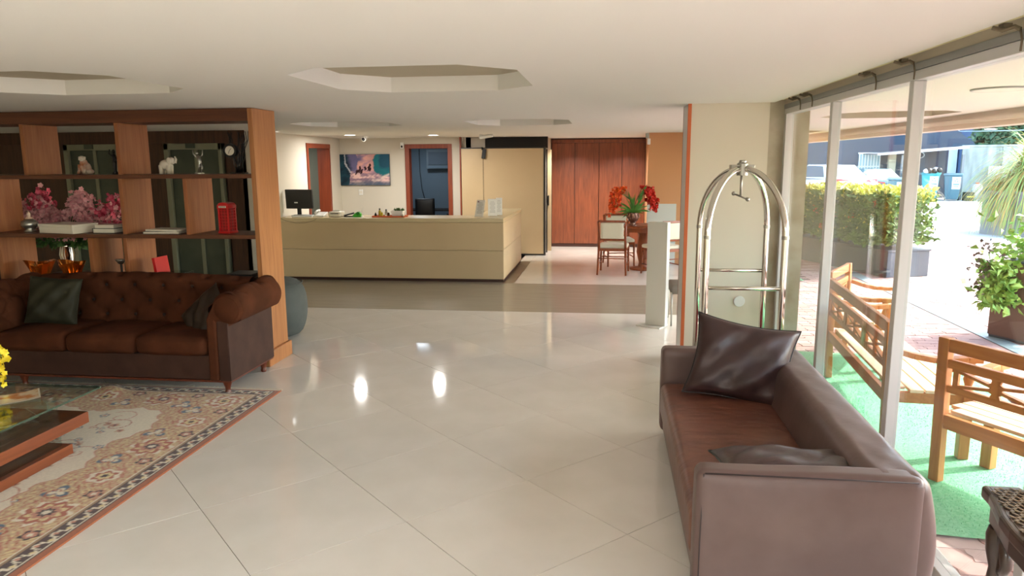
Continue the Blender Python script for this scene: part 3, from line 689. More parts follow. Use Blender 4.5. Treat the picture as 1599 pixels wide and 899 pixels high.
def back_fn(u, v):
    x = -5.10 + u*(2.04); y, z, nx, nz, d = prof_pt(backp, v)
    hump = 0.03*(1-((u-0.5)*2)**2)
    z += hump*max(0, (z-0.4)/0.4)
    if d < LB:
        f = tuft(u*15.0, d/0.118)
        k = min(1, (LB-d)/0.06)
        
        A_, B_ = u*15.0, d/0.118; g_ = 0.0
        for a0 in (math.floor(A_), math.floor(A_)+1):
            for b0 in (math.floor(B_), math.floor(B_)+1):
                if (a0+b0) % 2 == 0: g_ = max(g_, exp(-(((A_-a0)*0.136)**2+((B_-b0)*0.118)**2)/0.032**2))
        off = (0.012*f-0.004-0.036*g_)*k
    else: off = 0.0
    # outward normal of profile (towards the viewer on the front face)
    return (x, y - nx*off if False else y+(-nx)*off, z+(-nz)*off)
obj('backrest', MB().grid(back_fn, 260, 74), M_velvet, cs, smooth=True)
bt = MB()
for i in range(0, 31):
    for j in range(0, 7):
        a, b = i*0.5, j*0.5
        if (i+j) % 2 == 0:
            u = i*0.5/15.0*1.0; d = j*0.5*0.118*2
            if d < 0.05 or d > 0.62 or u < 0.02 or u > 0.98: continue
# buttons sit where both creases cross: a+b and a-b even
for A in range(0, 16):
    for B in range(0, 7):
        if (A+B) % 2: continue
        u = A/15.0; d = B*0.118
        if d < 0.03 or d > 0.66 or u < 0.03 or u > 0.97: continue
        L_ = sum(hypot(b[0]-a[0], b[1]-a[1]) for a, b in zip(backp, backp[1:]))
        p = back_fn(u, d/L_); bt.ell((p[0], p[1]-0.010, p[2]), (0.016, 0.012, 0.016), 8, 6)
obj('buttons', bt, M_button, cs, smooth=True, kind='stuff')
# arms
armp = [(-3.135, 0.42), (-3.13, 0.62), (-3.115, 0.70)] + arc((-2.945, 0.70), 0.125, 165, -35, 14) + [(-2.86, 0.60), (-2.955, 0.60), (-2.965, 0.40), (-2.975, 0.115)]
def arm(side, name):
    LA = 0.60
    def fn(u, v):
        x, z, nx, nz, d = prof_pt(armp, v)
        y = 5.275+u*0.68; z += 0.02*u*max(0, (z-0.4)/0.4)
        if 0.05 < d < LA:
            f = tuft(u*3.4+0.6, d/0.17); k = min(1, (LA-d)/0.05, (d-0.05)/0.05); off = (-0.036+0.050*f**0.7+0.012*abs(sin(pi*(u*4.0+0.15)))**0.5)*k
            off *= 1
        else: off = 0
        edge = min(1, u/0.06); rl = (1-edge)**2*0.006 if 0.1 < d < LA else 0
        off -= rl
        x += -nx*off; z += -nz*off
        if side < 0: x = -8.135 - x + 0.0
        return (x, y, z)
    o = obj('armrest', MB().grid(fn, 70, 64), M_velvet, cs, smooth=True)
    sx = lambda x: x if side > 0 else -8.135-x
    obj('arm_roll_end', MB().ell((sx(-2.952), 5.285, 0.700), (0.132, 0.062, 0.122), 22, 14), M_velvet, cs, smooth=True)
    # front face of the arm: velvet scroll and leather strip
    poly = [(-3.135, 0.115), (-3.13, 0.62)] + arc((-2.955, 0.695), 0.118, 160, -30, 12) + [(-2.875, 0.615), (-3.05, 0.60), (-3.055, 0.115)]
    poly = [(sx(x), z) for x, z in poly]
    if side < 0: poly = poly[::-1]
    obj('arm_front', MB().prism_axis(poly, 5.245, 5.315, 'y'), M_velvet, cs, bevel=0.018, bseg=3)
    ps = [(sx(x), z) for x, z in [(-3.05, 0.115), (-3.048, 0.60), (-2.955, 0.62), (-2.972, 0.115)]]
    if side < 0: ps = ps[::-1]
    obj('arm_strip', MB().prism_axis(ps, 5.258, 5.278, 'y'), M_leath, cs, bevel=0.003)
    pp = [(5.26, 0.115), (6.02, 0.115), (6.03, 0.70), (5.26, 0.62)]
    x0, x1 = sorted((sx(-2.974), sx(-2.957)))
    obj('side_panel', MB().prism_axis(pp, x0, x1, 'x'), M_leath, cs, bevel=0.003)
arm(1, 'r'); arm(-1, 'l')
cw = (5.0-3.14)/3
cush = []
for k in range(3):
    x0 = -5.0+k*cw
    obj('seat_cushion', MB().soft(x0+0.004, x0+cw-0.004, 5.235, 5.84, 0.315, 0.47, r=0.05, n=14, puff=(0.0, 0.012, 0.022),
        warp=lambda p: (p.x, p.y, p.z+0.005*sin(p.x*23+p.y*17)*sin(p.y*19))), M_velvet, cs, smooth=True)
def sleg(x, y):
    q = 0.0135 if y < 5.4 else 0.0
    obj('leg', MB().lathe(x, y, [(0.022, q), (0.026, 0.015), (0.020, 0.03), (0.022, 0.05), (0.033, 0.085), (0.036, 0.098)], 14), M_leg, cs, smooth=60)
for x, y in ((-3.02, 5.31), (-3.02, 5.93), (-4.83, 5.31), (-5.13, 5.93)): sleg(x, y)
def pillow(name, label, group, c, wdt, hgt, thk, M, m, pinch=0.06, wr=0.012, seed=1, piping=True, lump=0.5):
    rr = random.Random(seed); ph = [rr.uniform(0, 6) for _ in range(6)]
    t = thing(name, label, 'cushion', c, 0, group)
    def shape(u, v, s_):
        a, b = 2*u-1, 2*v-1
        x = a*wdt/2*(1-pinch*(1-b*b)*abs(a)**2); y = b*hgt/2*(1-pinch*(1-a*a)*abs(b)**2)
        e = ((1-a**4)*(1-b**4)); z = s_*thk/2*e**0.55
        z += wr*e*(sin(5*a+ph[0]+2*b)*sin(4*b+ph[1])+0.6*sin(9*a-7*b+ph[2]))
        return M @ Vector((x, y, z))
    n = 34
    f = MB().grid(lambda u, v: shape(u, v, 1), n, n); nb = len(f.v)
    g_ = MB().grid(lambda u, v: shape(u, v, -1), n, n)
    f.add(g_.v, [tuple(reversed(q)) for q in g_.f])
    obj('cover', f, m, t, smooth=True)
    if piping:
        e = [shape(i/24, 0, 0) for i in range(24)]+[shape(1, i/24, 0) for i in range(24)]+[shape(1-i/24, 1, 0) for i in range(24)]+[shape(0, 1-i/24, 0) for i in range(24)]
        obj('piping', MB().tube(e, 0.005, 6, closed=True), m if not isinstance(piping, bpy.types.Material) else piping, t, smooth=True)
    return t
def MM(loc, rx, ry, rz): return Matrix.Translation(loc) @ Euler((radians(rx), radians(ry), radians(rz)), 'XYZ').to_matrix().to_4x4()
M_olive = mat('dark_olive_satin', S(50, 48, 34), 0.6, spec=0.25, col2=S(40, 39, 28), nscale=4, bump=0.2, bscale=9)
pillow('cushion', 'dark olive square cushion leaning at the shaded end of the tufted sofa', None, (-4.70, 5.57, 0.66), 0.44, 0.40, 0.15, MM((-4.70, 5.57, 0.68), 74, 4, 8), M_olive, seed=4)
pillow('cushion', 'dark brown cushion lying flat against the lit arm of the tufted sofa', None, (-3.30, 5.60, 0.55), 0.42, 0.40, 0.12, MM((-3.34, 5.60, 0.575), 48, -42, 8), mat('dark_brown_satin', S(48, 34, 24), 0.5, bump=0.2, bscale=9), seed=6)

# ------------------------------------------------------------------ persian rug
def paint_rug(x0, x1, y0, y1, step=0.0085):
    nx = int((x1-x0)/step)+1; ny = int((y1-y0)/step)+1
    X, Y = np.meshgrid(np.linspace(x0, x1, nx), np.linspace(y0, y1, ny))
    lin = lambda r, g_, b: np.array(S(r, g_, b)[:3])
    ORG, CRM, ROSE, TAN, DK, BLU, GLD = lin(160, 92, 60), lin(222, 212, 192), lin(190, 132, 112), lin(196, 168, 132), lin(58, 40, 44), lin(84, 104, 124), lin(216, 196, 146)
    TERR = lin(170, 96, 76)
    col = np.empty(X.shape+(3,)); col[:] = CRM
    dx = np.minimum(X-x0, x1-X); dy = np.minimum(Y-y0, y1-Y); d = np.minimum(dx, dy)
    s = np.where(dx < dy, Y, X)            # running coordinate along each border
    def put(m, c): col[m] = c
    rr = np.random.RandomState(4)
    # field with scrolls
    def scroll(cx, cy, r, c, turns=1.4, wd=0.006, ph=0.0, sg=1):
        R = np.hypot(X-cx, Y-cy); T = (np.arctan2(Y-cy, X-cx)*sg-ph) % (2*pi)
        for k in range(2):
            tt = T+2*pi*k; rad = r*(1-tt/(2*pi*turns)); put((abs(R-rad) < wd) & (rad > r*0.15) & (tt < 2*pi*turns), c)
    def rosette(cx, cy, r, cols, n=8, ph=0.0):
        R = np.hypot(X-cx, Y-cy); T = np.arctan2(Y-cy, X-cx)
        for k, c in enumerate(cols):
            rad = r*(1-k/len(cols)); w_ = 0.16 if k % 2 == 0 else 0.10
            put(R < rad*(1-w_+w_*np.cos(n*T+ph+k)), c)
    fieldw = 0.56+0.05*np.sin(s*9.5)+0.035*np.abs(np.sin(s*19))
    put(d < fieldw, TAN)
    put((d > fieldw) & (d < fieldw+0.012), ROSE)
    # mottled weave of the border ground: small curls
    q = np.sin(X*95+2.2*np.sin(Y*41))*np.sin(Y*88+2.0*np.sin(X*37))
    put((d < fieldw-0.01) & (q > 0.55), GLD); put((d < fieldw-0.01) & (q < -0.62), ROSE)
    q2 = np.sin(X*60+3*np.sin(Y*23))*np.sin(Y*55+3*np.sin(X*29)); put((d < fieldw-0.01) & (abs(q2) < 0.05), TERR)
    # big palmettes and leaves along the border
    cyc = 0.46; mid = 0.32
    for side in range(4):
        L_ = (y1-y0) if side in (0, 1) else (x1-x0); n = int(round((L_-2*mid)/cyc))
        for i in range(n+1):
            t = mid+(L_-2*mid)*i/n
            px, py = {0: (x1-mid, y0+t), 1: (x0+mid, y0+t), 2: (x0+t, y0+mid), 3: (x0+t, y1-mid)}[side]
            if i % 2 == 0: rosette(px, py, 0.155, [CRM, TERR, GLD, ROSE, DK, CRM], 8)
            else: rosette(px, py, 0.125, [ROSE, CRM, TERR, GLD, DK], 6)
            if i < n:
                tt = t+cyc/2
                ox, oy = {0: (x1-mid+0.10, y0+tt), 1: (x0+mid-0.1, y0+tt), 2: (x0+tt, y0+mid-0.1), 3: (x0+tt, y1-mid+0.10)}[side]
                rosette(ox, oy, 0.055, [DK, ROSE, CRM], 5)
                ox, oy = {0: (x1-mid-0.12, y0+tt), 1: (x0+mid+0.12, y0+tt), 2: (x0+tt, y0+mid+0.12), 3: (x0+tt, y1-mid-0.12)}[side]
                R = np.hypot((X-ox)*1.0, (Y-oy)*1.0); T = np.arctan2(Y-oy, X-ox)
                put(R < 0.085*np.abs(np.cos(1.5*T+0.7)), BLU); put(R < 0.055*np.abs(np.cos(1.5*T+0.7)), CRM)
                scroll(ox, oy, 0.11, TERR, 1.2, 0.005, i*1.3, 1 if i % 2 else -1)
    # field flowers and tendrils
    for k in range(150):
        cx = rr.uniform(x0+0.75, x1-0.7); cy = rr.uniform(y0+0.7, y1-0.72)
        r = rr.uniform(0.06, 0.15); scroll(cx, cy, r, [ROSE, BLU, TERR][k % 3], 1.3, 0.0045, rr.uniform(0, 6), 1 if k % 2 else -1)
        for m_ in range(3):
            a = rr.uniform(0, 6.28); rosette(cx+r*1.1*cos(a), cy+r*1.1*sin(a), rr.uniform(0.02, 0.04), [[ROSE, CRM, TERR], [BLU, CRM, ROSE], [TAN, ROSE, DK]][(k+m_) % 3], 5, a)
    for k in range(16):
        cx = x0+0.8+(x1-x0-1.6)*((k*0.37) % 1); cy = y1-0.78-(y1-y0-1.6)*k/9
        rosette(cx, cy, 0.10, [BLU, ROSE, CRM, TERR, DK], 7)
    # guard bands
    put(d < 0.155, CRM)
    put(d < 0.148, lin(150, 120, 92)); put(d < 0.135, CRM)
    band = (d > 0.052) & (d < 0.128)
    put(band, lin(74, 54, 54))
    zz = np.sin(s*52)*0.026; dd = d-0.09
    put(band & (abs(dd-zz) < 0.008), CRM); put(band & (np.hypot(((s*52/(2*pi)) % 1-0.25)*0.12, dd-0.012) < 0.012), ROSE)
    put(band & (np.hypot(((s*52/(2*pi)) % 1-0.75)*0.12, dd+0.012) < 0.012), GLD)
    put(band & (np.sin(s*104+1.2) > 0.86) & (abs(dd) < 0.028), CRM)
    put((d > 0.044) & (d <= 0.052), CRM); put(d <= 0.044, DK*1.2); put(d <= 0.036, ORG)
    # only the long sides carry the plain selvedge; the short ends end in cream web
    put((dy < 0.02), CRM*0.9)
    nz = rr.uniform(0.9, 1.06, X.shape)[..., None]
    col = np.clip(col*nz, 0, 1)
    Z = np.full(X.shape, 0.012)+0.0012*rr.rand(*X.shape)
    # one soft wrinkle near the far end, where the sofa leg has pushed it
    Z += 0.035*np.exp(-(((X+4.02)+(Y-5.30)*0.6)/0.10)**2-((Y-5.25)/0.10)**2)
    return X, Y, Z, np.concatenate([col, np.ones(X.shape+(1,))], -1), nx, ny
RX0, RX1, RY0, RY1 = -5.75, -2.61, 1.1, 5.40
X, Y, Z, colr, nx, ny = paint_rug(RX0, RX1, RY0, RY1)
rug = thing('persian_rug', 'cream and rose persian rug with orange edge under the coffee table', 'rug', ((RX0+RX1)/2, (RY0+RY1)/2, 0))
I = ROOT[rug.name]
me = bpy.data.meshes.new('pile'); nv = nx*ny
co = np.stack([X.ravel()-(RX0+RX1)/2, Y.ravel()-(RY0+RY1)/2, Z.ravel()], 1).astype(np.float32)
me.vertices.add(nv); me.vertices.foreach_set('co', co.ravel())
ii, jj = np.meshgrid(np.arange(nx-1), np.arange(ny-1)); a = (jj*nx+ii).ravel()
q = np.stack([a, a+1, a+nx+1, a+nx], 1).astype(np.int32); nf = len(q)
me.loops.add(nf*4); me.loops.foreach_set('vertex_index', q.ravel()); me.polygons.add(nf)
me.polygons.foreach_set('loop_start', np.arange(0, nf*4, 4, dtype=np.int32)); me.update(); me.validate()
at = me.color_attributes.new('Col', 'FLOAT_COLOR', 'POINT'); at.data.foreach_set('color', colr.reshape(-1, 4).astype(np.float32).ravel())
me.materials.append(attr_mat('woven_wool', 0.95, bump=0.25, bscale=260, sheen=0.2))
po = bpy.data.objects.new('pile', me); C.objects.link(po); po.parent = rug
obj('backing', MB().box(RX0, RX1, RY0, RY1, 0.001, 0.0115), mat('orange_selvedge', S(156, 92, 62), 0.95), rug)
fr = MB(); r4 = random.Random(9)
for k in range(430):
    x = RX0+(RX1-RX0)*(k+r4.random()*0.7)/430; l = r4.uniform(.03, .06); dx = r4.uniform(-.02, .02)
    fr.bar((x, RY1, 0.006), (x+dx, RY1+l, 0.003), 0.004, 0.004)
obj('fringe', fr, mat('cream_fringe', S(206, 194, 172), 0.95), rug, kind='stuff')

# ------------------------------------------------------------------ coffee table
ct = thing('coffee_table', 'low coffee table of reddish wood slabs and glass on the persian rug', 'table', (-4.0, 3.5, 0.013))
M_slab = wood('table_slab_top', S(96, 52, 28), S(78, 40, 22), 'y', rough=0.2, coat=0.3)
M_slabe = wood('table_slab_edge', S(138, 74, 42), S(116, 58, 32), 'y', rough=0.35)
obj('lower_slab', MB().box(-4.75, -3.36, 2.45, 4.00, 0.016, 0.078), M_slabe, ct, bevel=0.002)
obj('upper_slab', MB().box(-4.80, -3.33, 2.40, 4.13, 0.176, 0.248), M_slabe, ct, bevel=0.002)
obj('slab_veneer', MB().box(-4.795, -3.333, 2.405, 4.127, 0.2485, 0.2505), M_slab, ct)
M_gedge = mat('glass_edge_green', S(70, 92, 78), 0.1, alpha=0.6)
gp = obj('glass_support', MB().box(-3.412, -3.40, 2.6, 3.96, 0.079, 0.1755), M_tglass, ct)
gp = obj('glass_support', MB().box(-3.412, -3.40, 2.6, 3.96, 0.251, 0.398), M_tglass, ct)
obj('glass_support', MB().box(-4.72, -4.708, 2.6, 3.96, 0.251, 0.398), M_tglass, ct)
obj('glass_support', MB().box(-4.66, -3.42, 3.90, 3.912, 0.251, 0.398), M_tglass, ct)
gt = obj('glass_top', MB().box(-4.85, -3.245, 2.35, 4.16, 0.399, 0.411), M_tglass, ct)
obj('polished_edge', MB().box(-3.2448, -3.244, 2.35, 4.16, 0.3995, 0.4105).box(-4.85, -3.245, 4.1602, 4.161, 0.3995, 0.4105), M_gedge, gt)
# magazines: curved pages
def magazine(label, c, rz, wd, hg, m, curl=0.03, z0=0.0):
    t = thing('magazine', label, 'magazine', c, 0)
    R = Matrix.Translation(c) @ Matrix.Rotation(radians(rz), 4, 'Z')
    def fn(zo, sc_=1.0):
        return lambda u, v: R @ Vector(((u-0.5)*wd*sc_, (v-0.5)*hg*sc_, zo+curl*(abs(u-0.5)*2)**3))
    top = MB().grid(fn(0.006, 0.94), 18, 10); low = MB().grid(fn(0.004), 18, 10); bot = MB().grid(fn(0.0), 18, 10)
    low.add(bot.v, [tuple(reversed(q)) for q in bot.f])
    obj('pages', low, M_ivory, t, smooth=True); obj('cover_picture', top, m, t, smooth=True)
    return t
M_c1 = mat('sepia_cover', S(206, 140, 90), 0.25, col2=S(232, 214, 186), nscale=9, lo=0.45, hi=0.55, coat=0.3)
M_c2 = mat('olive_cover', S(70, 66, 36), 0.25, col2=S(176, 128, 90), nscale=12, lo=0.45, hi=0.6, coat=0.3)
magazine('open magazine with sepia pictures on the glass top', (-3.625, 3.85, 0.412), 42, 0.32, 0.21, M_c1, 0.012)
magazine('magazine with olive and tan cover on the upper wooden slab', (-3.70, 3.88, 0.2515), 58, 0.30, 0.22, M_c2, 0.02)
# yellow orchid sprays in a vase on the glass
t = thing('yellow_orchids', 'vase of hanging yellow orchid sprays at the end of the coffee table', 'flowers', (-4.02, 3.98, 0.412))
obj('vase', MB().lathe(-4.04, 3.98, [(0.05, 0), (0.05, 0.01), (0.035, 0.05), (0.06, 0.14), (0.045, 0.2), (0.055, 0.23)], 20, 0.412), M_clear, t, smooth=True)
M_yel = mat('yellow_petals', S(240, 214, 20), 0.6, col2=S(250, 232, 90), nscale=40)
ye = MB(); stm = MB(); ypts = []
for k in range(11):
    a = r4.uniform(-0.2, 3.6); L_ = r4.uniform(0.14, 0.24)
    p0 = Vector((-4.04, 3.98, 0.62)); p1 = p0+Vector((cos(a)*L_*0.5, -abs(sin(a))*L_*0.3, 0.26)); p2 = p0+Vector((cos(a)*L_, -sin(a)*L_*0.4, r4.uniform(-0.13, 0.2)))
    pts = [p0*(1-u)**2+p1*2*u*(1-u)+p2*u*u for u in [q/7 for q in range(8)]]
    stm.tube(pts, 0.003, 5); ypts += pts[3:]+pts[5:]
for k in range(5):
    p0 = Vector((-4.04, 3.98, 0.62)); p2 = Vector((-3.765+r4.uniform(-.03, .03), 3.97+r4.uniform(-.03, .03), 0.50+0.035*k)); p1 = (p0+p2)/2+Vector((0.02, 0, 0.30))
    pts = [p0*(1-u)**2+p1*2*u*(1-u)+p2*u*u for u in [q/9 for q in range(10)]]
    stm.tube(pts, 0.003, 5); ypts += pts[5:]+pts[6:]
for p in ypts:
    for q in range(4): flower(ye, p+Vector((r4.gauss(0, .018), r4.gauss(0, .018), r4.gauss(0, .018))), r4.uniform(.016, .026), r4)
obj('stems', stm, M_green, t); obj('petals', ye, M_yel, t, kind='stuff')

# ------------------------------------------------------------------ dark leather sofa
M_dl = mat('dark_plum_leather', S(104, 84, 80), 0.38, col2=S(90, 70, 66), nscale=3, bump=0.28, bscale=5, spec=0.5, bdist=0.012)
M_dl2 = mat('worn_brown_leather', S(116, 74, 58), 0.38, col2=S(98, 60, 50), nscale=4, bump=0.35, bscale=7, bdist=0.012, stretch=(1, 3, 1))
ds = thing('leather_sofa', 'long low dark plum leather sofa with block arms beside the window', 'sofa', (0.8, 3.8, 0))
def wrinkle(p):
    e = max(0, 1-abs(p.x-0.66)/0.34)*max(0, 1-abs(p.y-3.83)/0.95)
    return (p.x, p.y, p.z+0.006*e*sin(p.y*55+3*sin(p.x*9))+0.003*e*sin(p.y*31-p.x*12))
def armwarp(p): return (p.x, p.y, p.z+0.004*sin(p.x*7+1))
obj('base', MB().soft(0.385, 1.24, 2.83, 4.83, 0.03, 0.30, r=0.04, n=10), M_dl, ds, smooth=True)
obj('seat', MB().soft(0.362, 1.02, 2.90, 4.74, 0.16, 0.385, r=0.05, n=44, puff=(0.0, 0.0, 0.012), warp=wrinkle), M_dl2, ds, smooth=True)
def backwarp(p):
    # slanted inner face, slightly bulging outer face
    k = (p.z-0.3)/0.32
    x = p.x
    w_ = max(0, min(1, (p.x-0.99)/0.26)); w_ = w_*w_*(3-2*w_)
    x = p.x+(1-w_)*(0.06*max(0, min(1, k))-0.02)+w_*(0.045*sin(pi*max(0, min(1, (p.z-0.03)/0.6)))+0.02*(1-max(0, min(1, p.z/0.6))))
    return (x, p.y, p.z+0.003*sin(p.y*17)*sin(p.x*40))
obj('backrest', MB().soft(0.99, 1.25, 2.805, 4.86, 0.04, 0.615, r=0.055, n=30, puff=(0, 0, 0.006), warp=backwarp), M_dl, ds, smooth=True)
for y0, y1 in ((2.795, 2.925), (4.725, 4.86)):
    obj('armrest', MB().soft(0.368, 1.235, y0, y1, 0.04, 0.615, r=0.038, n=20, puff=(0.004, 0.008, 0.0), warp=armwarp), M_dl, ds, smooth=True)
sm = MB()
sm.tube([(0.40, 2.803, 0.602), (0.8, 2.799, 0.604), (1.20, 2.803, 0.602)], 0.003, 6).tube([(0.395, 2.803, 0.60), (0.388, 2.797, 0.3), (0.388, 2.803, 0.06)], 0.003, 6)
sm
obj('seam', sm, mat('dark_thread', S(52, 40, 40), 0.6), ds, smooth=True)
for x in (0.45, 1.17):
    for y in (2.88, 4.78): obj('foot', MB().box(x-0.03, x+0.03, y-0.03, y+0.03, 0, 0.035), M_black, ds)
M_pl = mat('shiny_plum_leather', S(66, 46, 44), 0.42, col2=S(52, 36, 38), nscale=4, bump=0.5, bscale=6, bdist=0.02)
pillow('cushion', 'large plum leather cushion propped in the far corner of the leather sofa', None, (0.80, 4.55, 0.5), 0.62, 0.52, 0.20, MM((0.83, 4.50, 0.60), 66, 8, -12), M_pl, pinch=0.12, wr=0.016, seed=3, piping=M_black)
pillow('cushion', 'plum leather cushion slumped behind the near arm of the leather sofa', None, (0.80, 3.14, 0.45), 0.65, 0.38, 0.12, MM((0.81, 3.135, 0.505), -5, 0, 0), M_pl, pinch=0.10, wr=0.008, seed=8, piping=M_black)

# ------------------------------------------------------------------ console table by the window (only its corner shows)
M_carv = mat('dark_carved_wood', S(66, 46, 34), 0.3, col2=S(48, 32, 24), nscale=6, coat=0.3)
M_weave = mat('woven_cane', S(120, 98, 70), 0.6, col2=S(88, 70, 48), nscale=20)
cn = thing('console_table', 'dark carved console with woven top at the near end of the window', 'table', (1.36, 2.2, 0))
edge = [(1.302, 2.57), (1.296, 2.50), (1.275, 2.42), (1.25, 2.34), (1.235, 2.25), (1.225, 2.10), (1.235, 1.95), (1.25, 1.80), (1.43, 1.80), (1.43, 2.57)]
obj('rim', MB().prism(edge, 0.665, 0.712), M_carv, cn, bevel=0.012, bseg=3)
ins = [(1.32, 2.548), (1.316, 2.50), (1.296, 2.42), (1.272, 2.34), (1.258, 2.25), (1.25, 2.10), (1.258, 1.95), (1.27, 1.82), (1.412, 1.82), (1.412, 2.548)]
obj('panel', MB().prism(ins, 0.712, 0.7135), M_carv, cn)
wv = MB()
for i in range(9):
    for j in range(34):
        x, y = 1.262+i*0.0175, 1.84+j*0.0208
        if x < 1.258+0.06*max(0, (y-2.25)/0.3) + 0.004 or y > 2.54: continue
        if (i+j) % 2: wv.obox((x, y, 0.7165), (0.019, 0.0085, 0.003), (0, 0.05, 0.6))
        else: wv.obox((x, y, 0.7165), (0.0085, 0.021, 0.003), (0.05, 0, 0.6))
obj('woven_cane', wv, M_weave, cn, kind='stuff')
obj('apron', MB().prism([(1.325, 2.545), (1.30, 2.42), (1.275, 2.32), (1.262, 2.1), (1.27, 1.82), (1.42, 1.82), (1.42, 2.545)], 0.585, 0.664), M_carv, cn, bevel=0.008)
for y in (2.505, 1.88):
    obj('leg', MB().lathe(1.345, y, [(0.022, 0), (0.03, 0.02), (0.018, 0.08), (0.02, 0.2), (0.030, 0.36), (0.022, 0.44), (0.036, 0.50), (0.040, 0.56), (0.034, 0.585)], 16), M_carv, cn, smooth=60)
obj('scroll_bracket', MB().tube([(1.335, 2.46, 0.58), (1.325, 2.42, 0.55), (1.32, 2.40, 0.50), (1.33, 2.43, 0.46), (1.34, 2.47, 0.44)], [0.02, 0.022, 0.018, 0.014, 0.012], 10), M_carv, cn, smooth=True)

# ------------------------------------------------------------------ luggage cart
lc = thing('luggage_cart', 'chrome birdcage luggage cart with hanging hook in front of the cream wall', 'luggage cart', (0.98, 5.63, 0), 0)
F = [Vector((0.69, 5.20, 0)), Vector((1.215, 5.20, 0)), Vector((1.268, 6.07, 0)), Vector((0.742, 6.07, 0))]
ctr = sum(F, Vector())/4; zt = 1.765
for p in F:
    pts = [Vector((p.x, p.y, 0.24)), Vector((p.x, p.y, 0.8)), Vector((p.x, p.y, 1.30))]
    for k in range(1, 13):
        a = radians(90*k/12); pts.append(Vector((p.x+(ctr.x-p.x)*(1-cos(a)), p.y+(ctr.y-p.y)*(1-cos(a)), 1.30+(zt-1.30)*sin(a))))
    obj('arched_post', MB().tube(pts, 0.0225, 14), M_chrome, lc, smooth=True)
    obj('post_collar', MB().tube([Vector((p.x, p.y, 1.285)), Vector((p.x, p.y, 1.31))], 0.0245, 14), M_steel, lc, smooth=40)
for (a, b), zb in (((F[0], F[1]), 0.94), ((F[3], F[2]), 0.94)):
    obj('crossbar', MB().tube([a+Vector((0.0225, 0, zb)), b+Vector((-0.0225, 0, zb))], 0.0145, 12), M_chrome, lc, smooth=True)
hub = obj('hub_plate', MB().box(ctr.x-0.085, ctr.x+0.085, ctr.y-0.05, ctr.y+0.05, zt-0.03, zt+0.028), M_steel, lc, bevel=0.004)
obj('hub_knob', MB().lathe(ctr.x, ctr.y-0.02, [(0.04, -0.05), (0.04, 0.035), (0.026, 0.045), (0.026, 0.055), (0.02, 0.062)], 18, zt), M_steel, hub, smooth=40)
hk = obj('hook_rod', MB().tube([(ctr.x, ctr.y, zt-0.03), (ctr.x, ctr.y, zt-0.205)], 0.009, 10), M_steel, lc, smooth=True)
obj('hook_bar', MB().tube([(ctr.x-0.045, ctr.y+0.03, zt-0.185), (ctr.x+0.045, ctr.y-0.04, zt-0.225)], 0.007, 8), M_steel, hk, smooth=True)
for s_ in (-1, 1): obj('hook_knob', MB().ell((ctr.x+0.045*s_, ctr.y-0.035*s_, zt-0.205-0.02*s_), (0.016, 0.016, 0.016)), M_steel, hk, smooth=True)
deck = obj('deck', MB().prism([(F[0].x-0.04, F[0].y-0.05), (F[1].x+0.04, F[1].y-0.05), (F[2].x+0.04, F[2].y+0.05), (F[3].x-0.04, F[3].y+0.05)], 0.20, 0.235), M_steel, lc, bevel=0.01)
obj('deck_carpet', MB().prism([(F[0].x-0.0, F[0].y+0.03), (F[1].x+0.0, F[1].y+0.03), (F[2].x, F[2].y-0.03), (F[3].x, F[3].y-0.03)], 0.2355, 0.245), mat('red_carpet', S(120, 24, 28), 0.9), deck)
for p in F:
    obj('wheel', MB().tube([(p.x-0.018, p.y, 0.085), (p.x+0.018, p.y, 0.085)], 0.084, 20), M_black, lc, smooth=40)
    obj('wheel_fork', MB().box(p.x-0.03, p.x-0.022, p.y-0.015, p.y+0.015, 0.08, 0.2).box(p.x+0.022, p.x+0.03, p.y-0.015, p.y+0.015, 0.08, 0.2), M_steel, lc)
t = thing('wall_plate', 'round white blank plate low on the cream wall', 'wall plate', (1.157, 6.49, 0.604))
obj('disc', MB().tube([(1.157, 6.499, 0.604), (1.157, 6.486, 0.604)], 0.045, 28), M_whitep, t, smooth=40)
obj('rim', MB().tube([(1.157+0.045*cos(2*pi*k/28), 6.494, 0.604+0.045*sin(2*pi*k/28)) for k in range(28)], 0.004, 6, closed=True), M_whitep, t, smooth=True)

# ------------------------------------------------------------------ brackets and cable along the top of the window
M_rust = mat('rusty_bracket', S(112, 100, 80), 0.7, metal=0.3)
for i, (y, lab) in enumerate(((5.95, 'small rusty cable bracket nearest the concrete pillar'), (5.62, 'small rusty bracket with a short hanging wire above the first pane'), (4.35, 'rusty bracket with a long hanging wire above the second pane'), (3.84, 'rusty bracket at the top of the nearest mullion'), (2.92, 'dark rusty bracket nearest the viewer above the window'))):
    t = thing('cable_bracket', lab, 'bracket', (1.40, y, 2.3), 0, 'cable brackets above the window wall')
    obj('clip', MB().tube([(1.36, y+0.02, 2.290), (1.385, y, 2.278), (1.415, y-0.02, 2.287), (1.43, y-0.03, 2.275)], 0.008, 7).box(1.38, 1.41, y-0.015, y+0.02, 2.286, 2.30), M_rust, t, smooth=40)
    obj('wire', MB().tube([(1.43, y-0.03, 2.275), (1.436, y-0.035, 2.24), (1.436, y-0.033, 2.20)], 0.004, 6), M_rust, t, smooth=True)
t = tag(obj('conduit', MB().tube([(1.395, y, 2.312) for y in (6.3, 5.0, 4.0, 3.0, 1.5)], 0.009, 8), mat('yellowed_conduit', S(216, 208, 160), 0.6), smooth=True), 'thin yellowed conduit running along the ceiling edge above the window', 'cable')
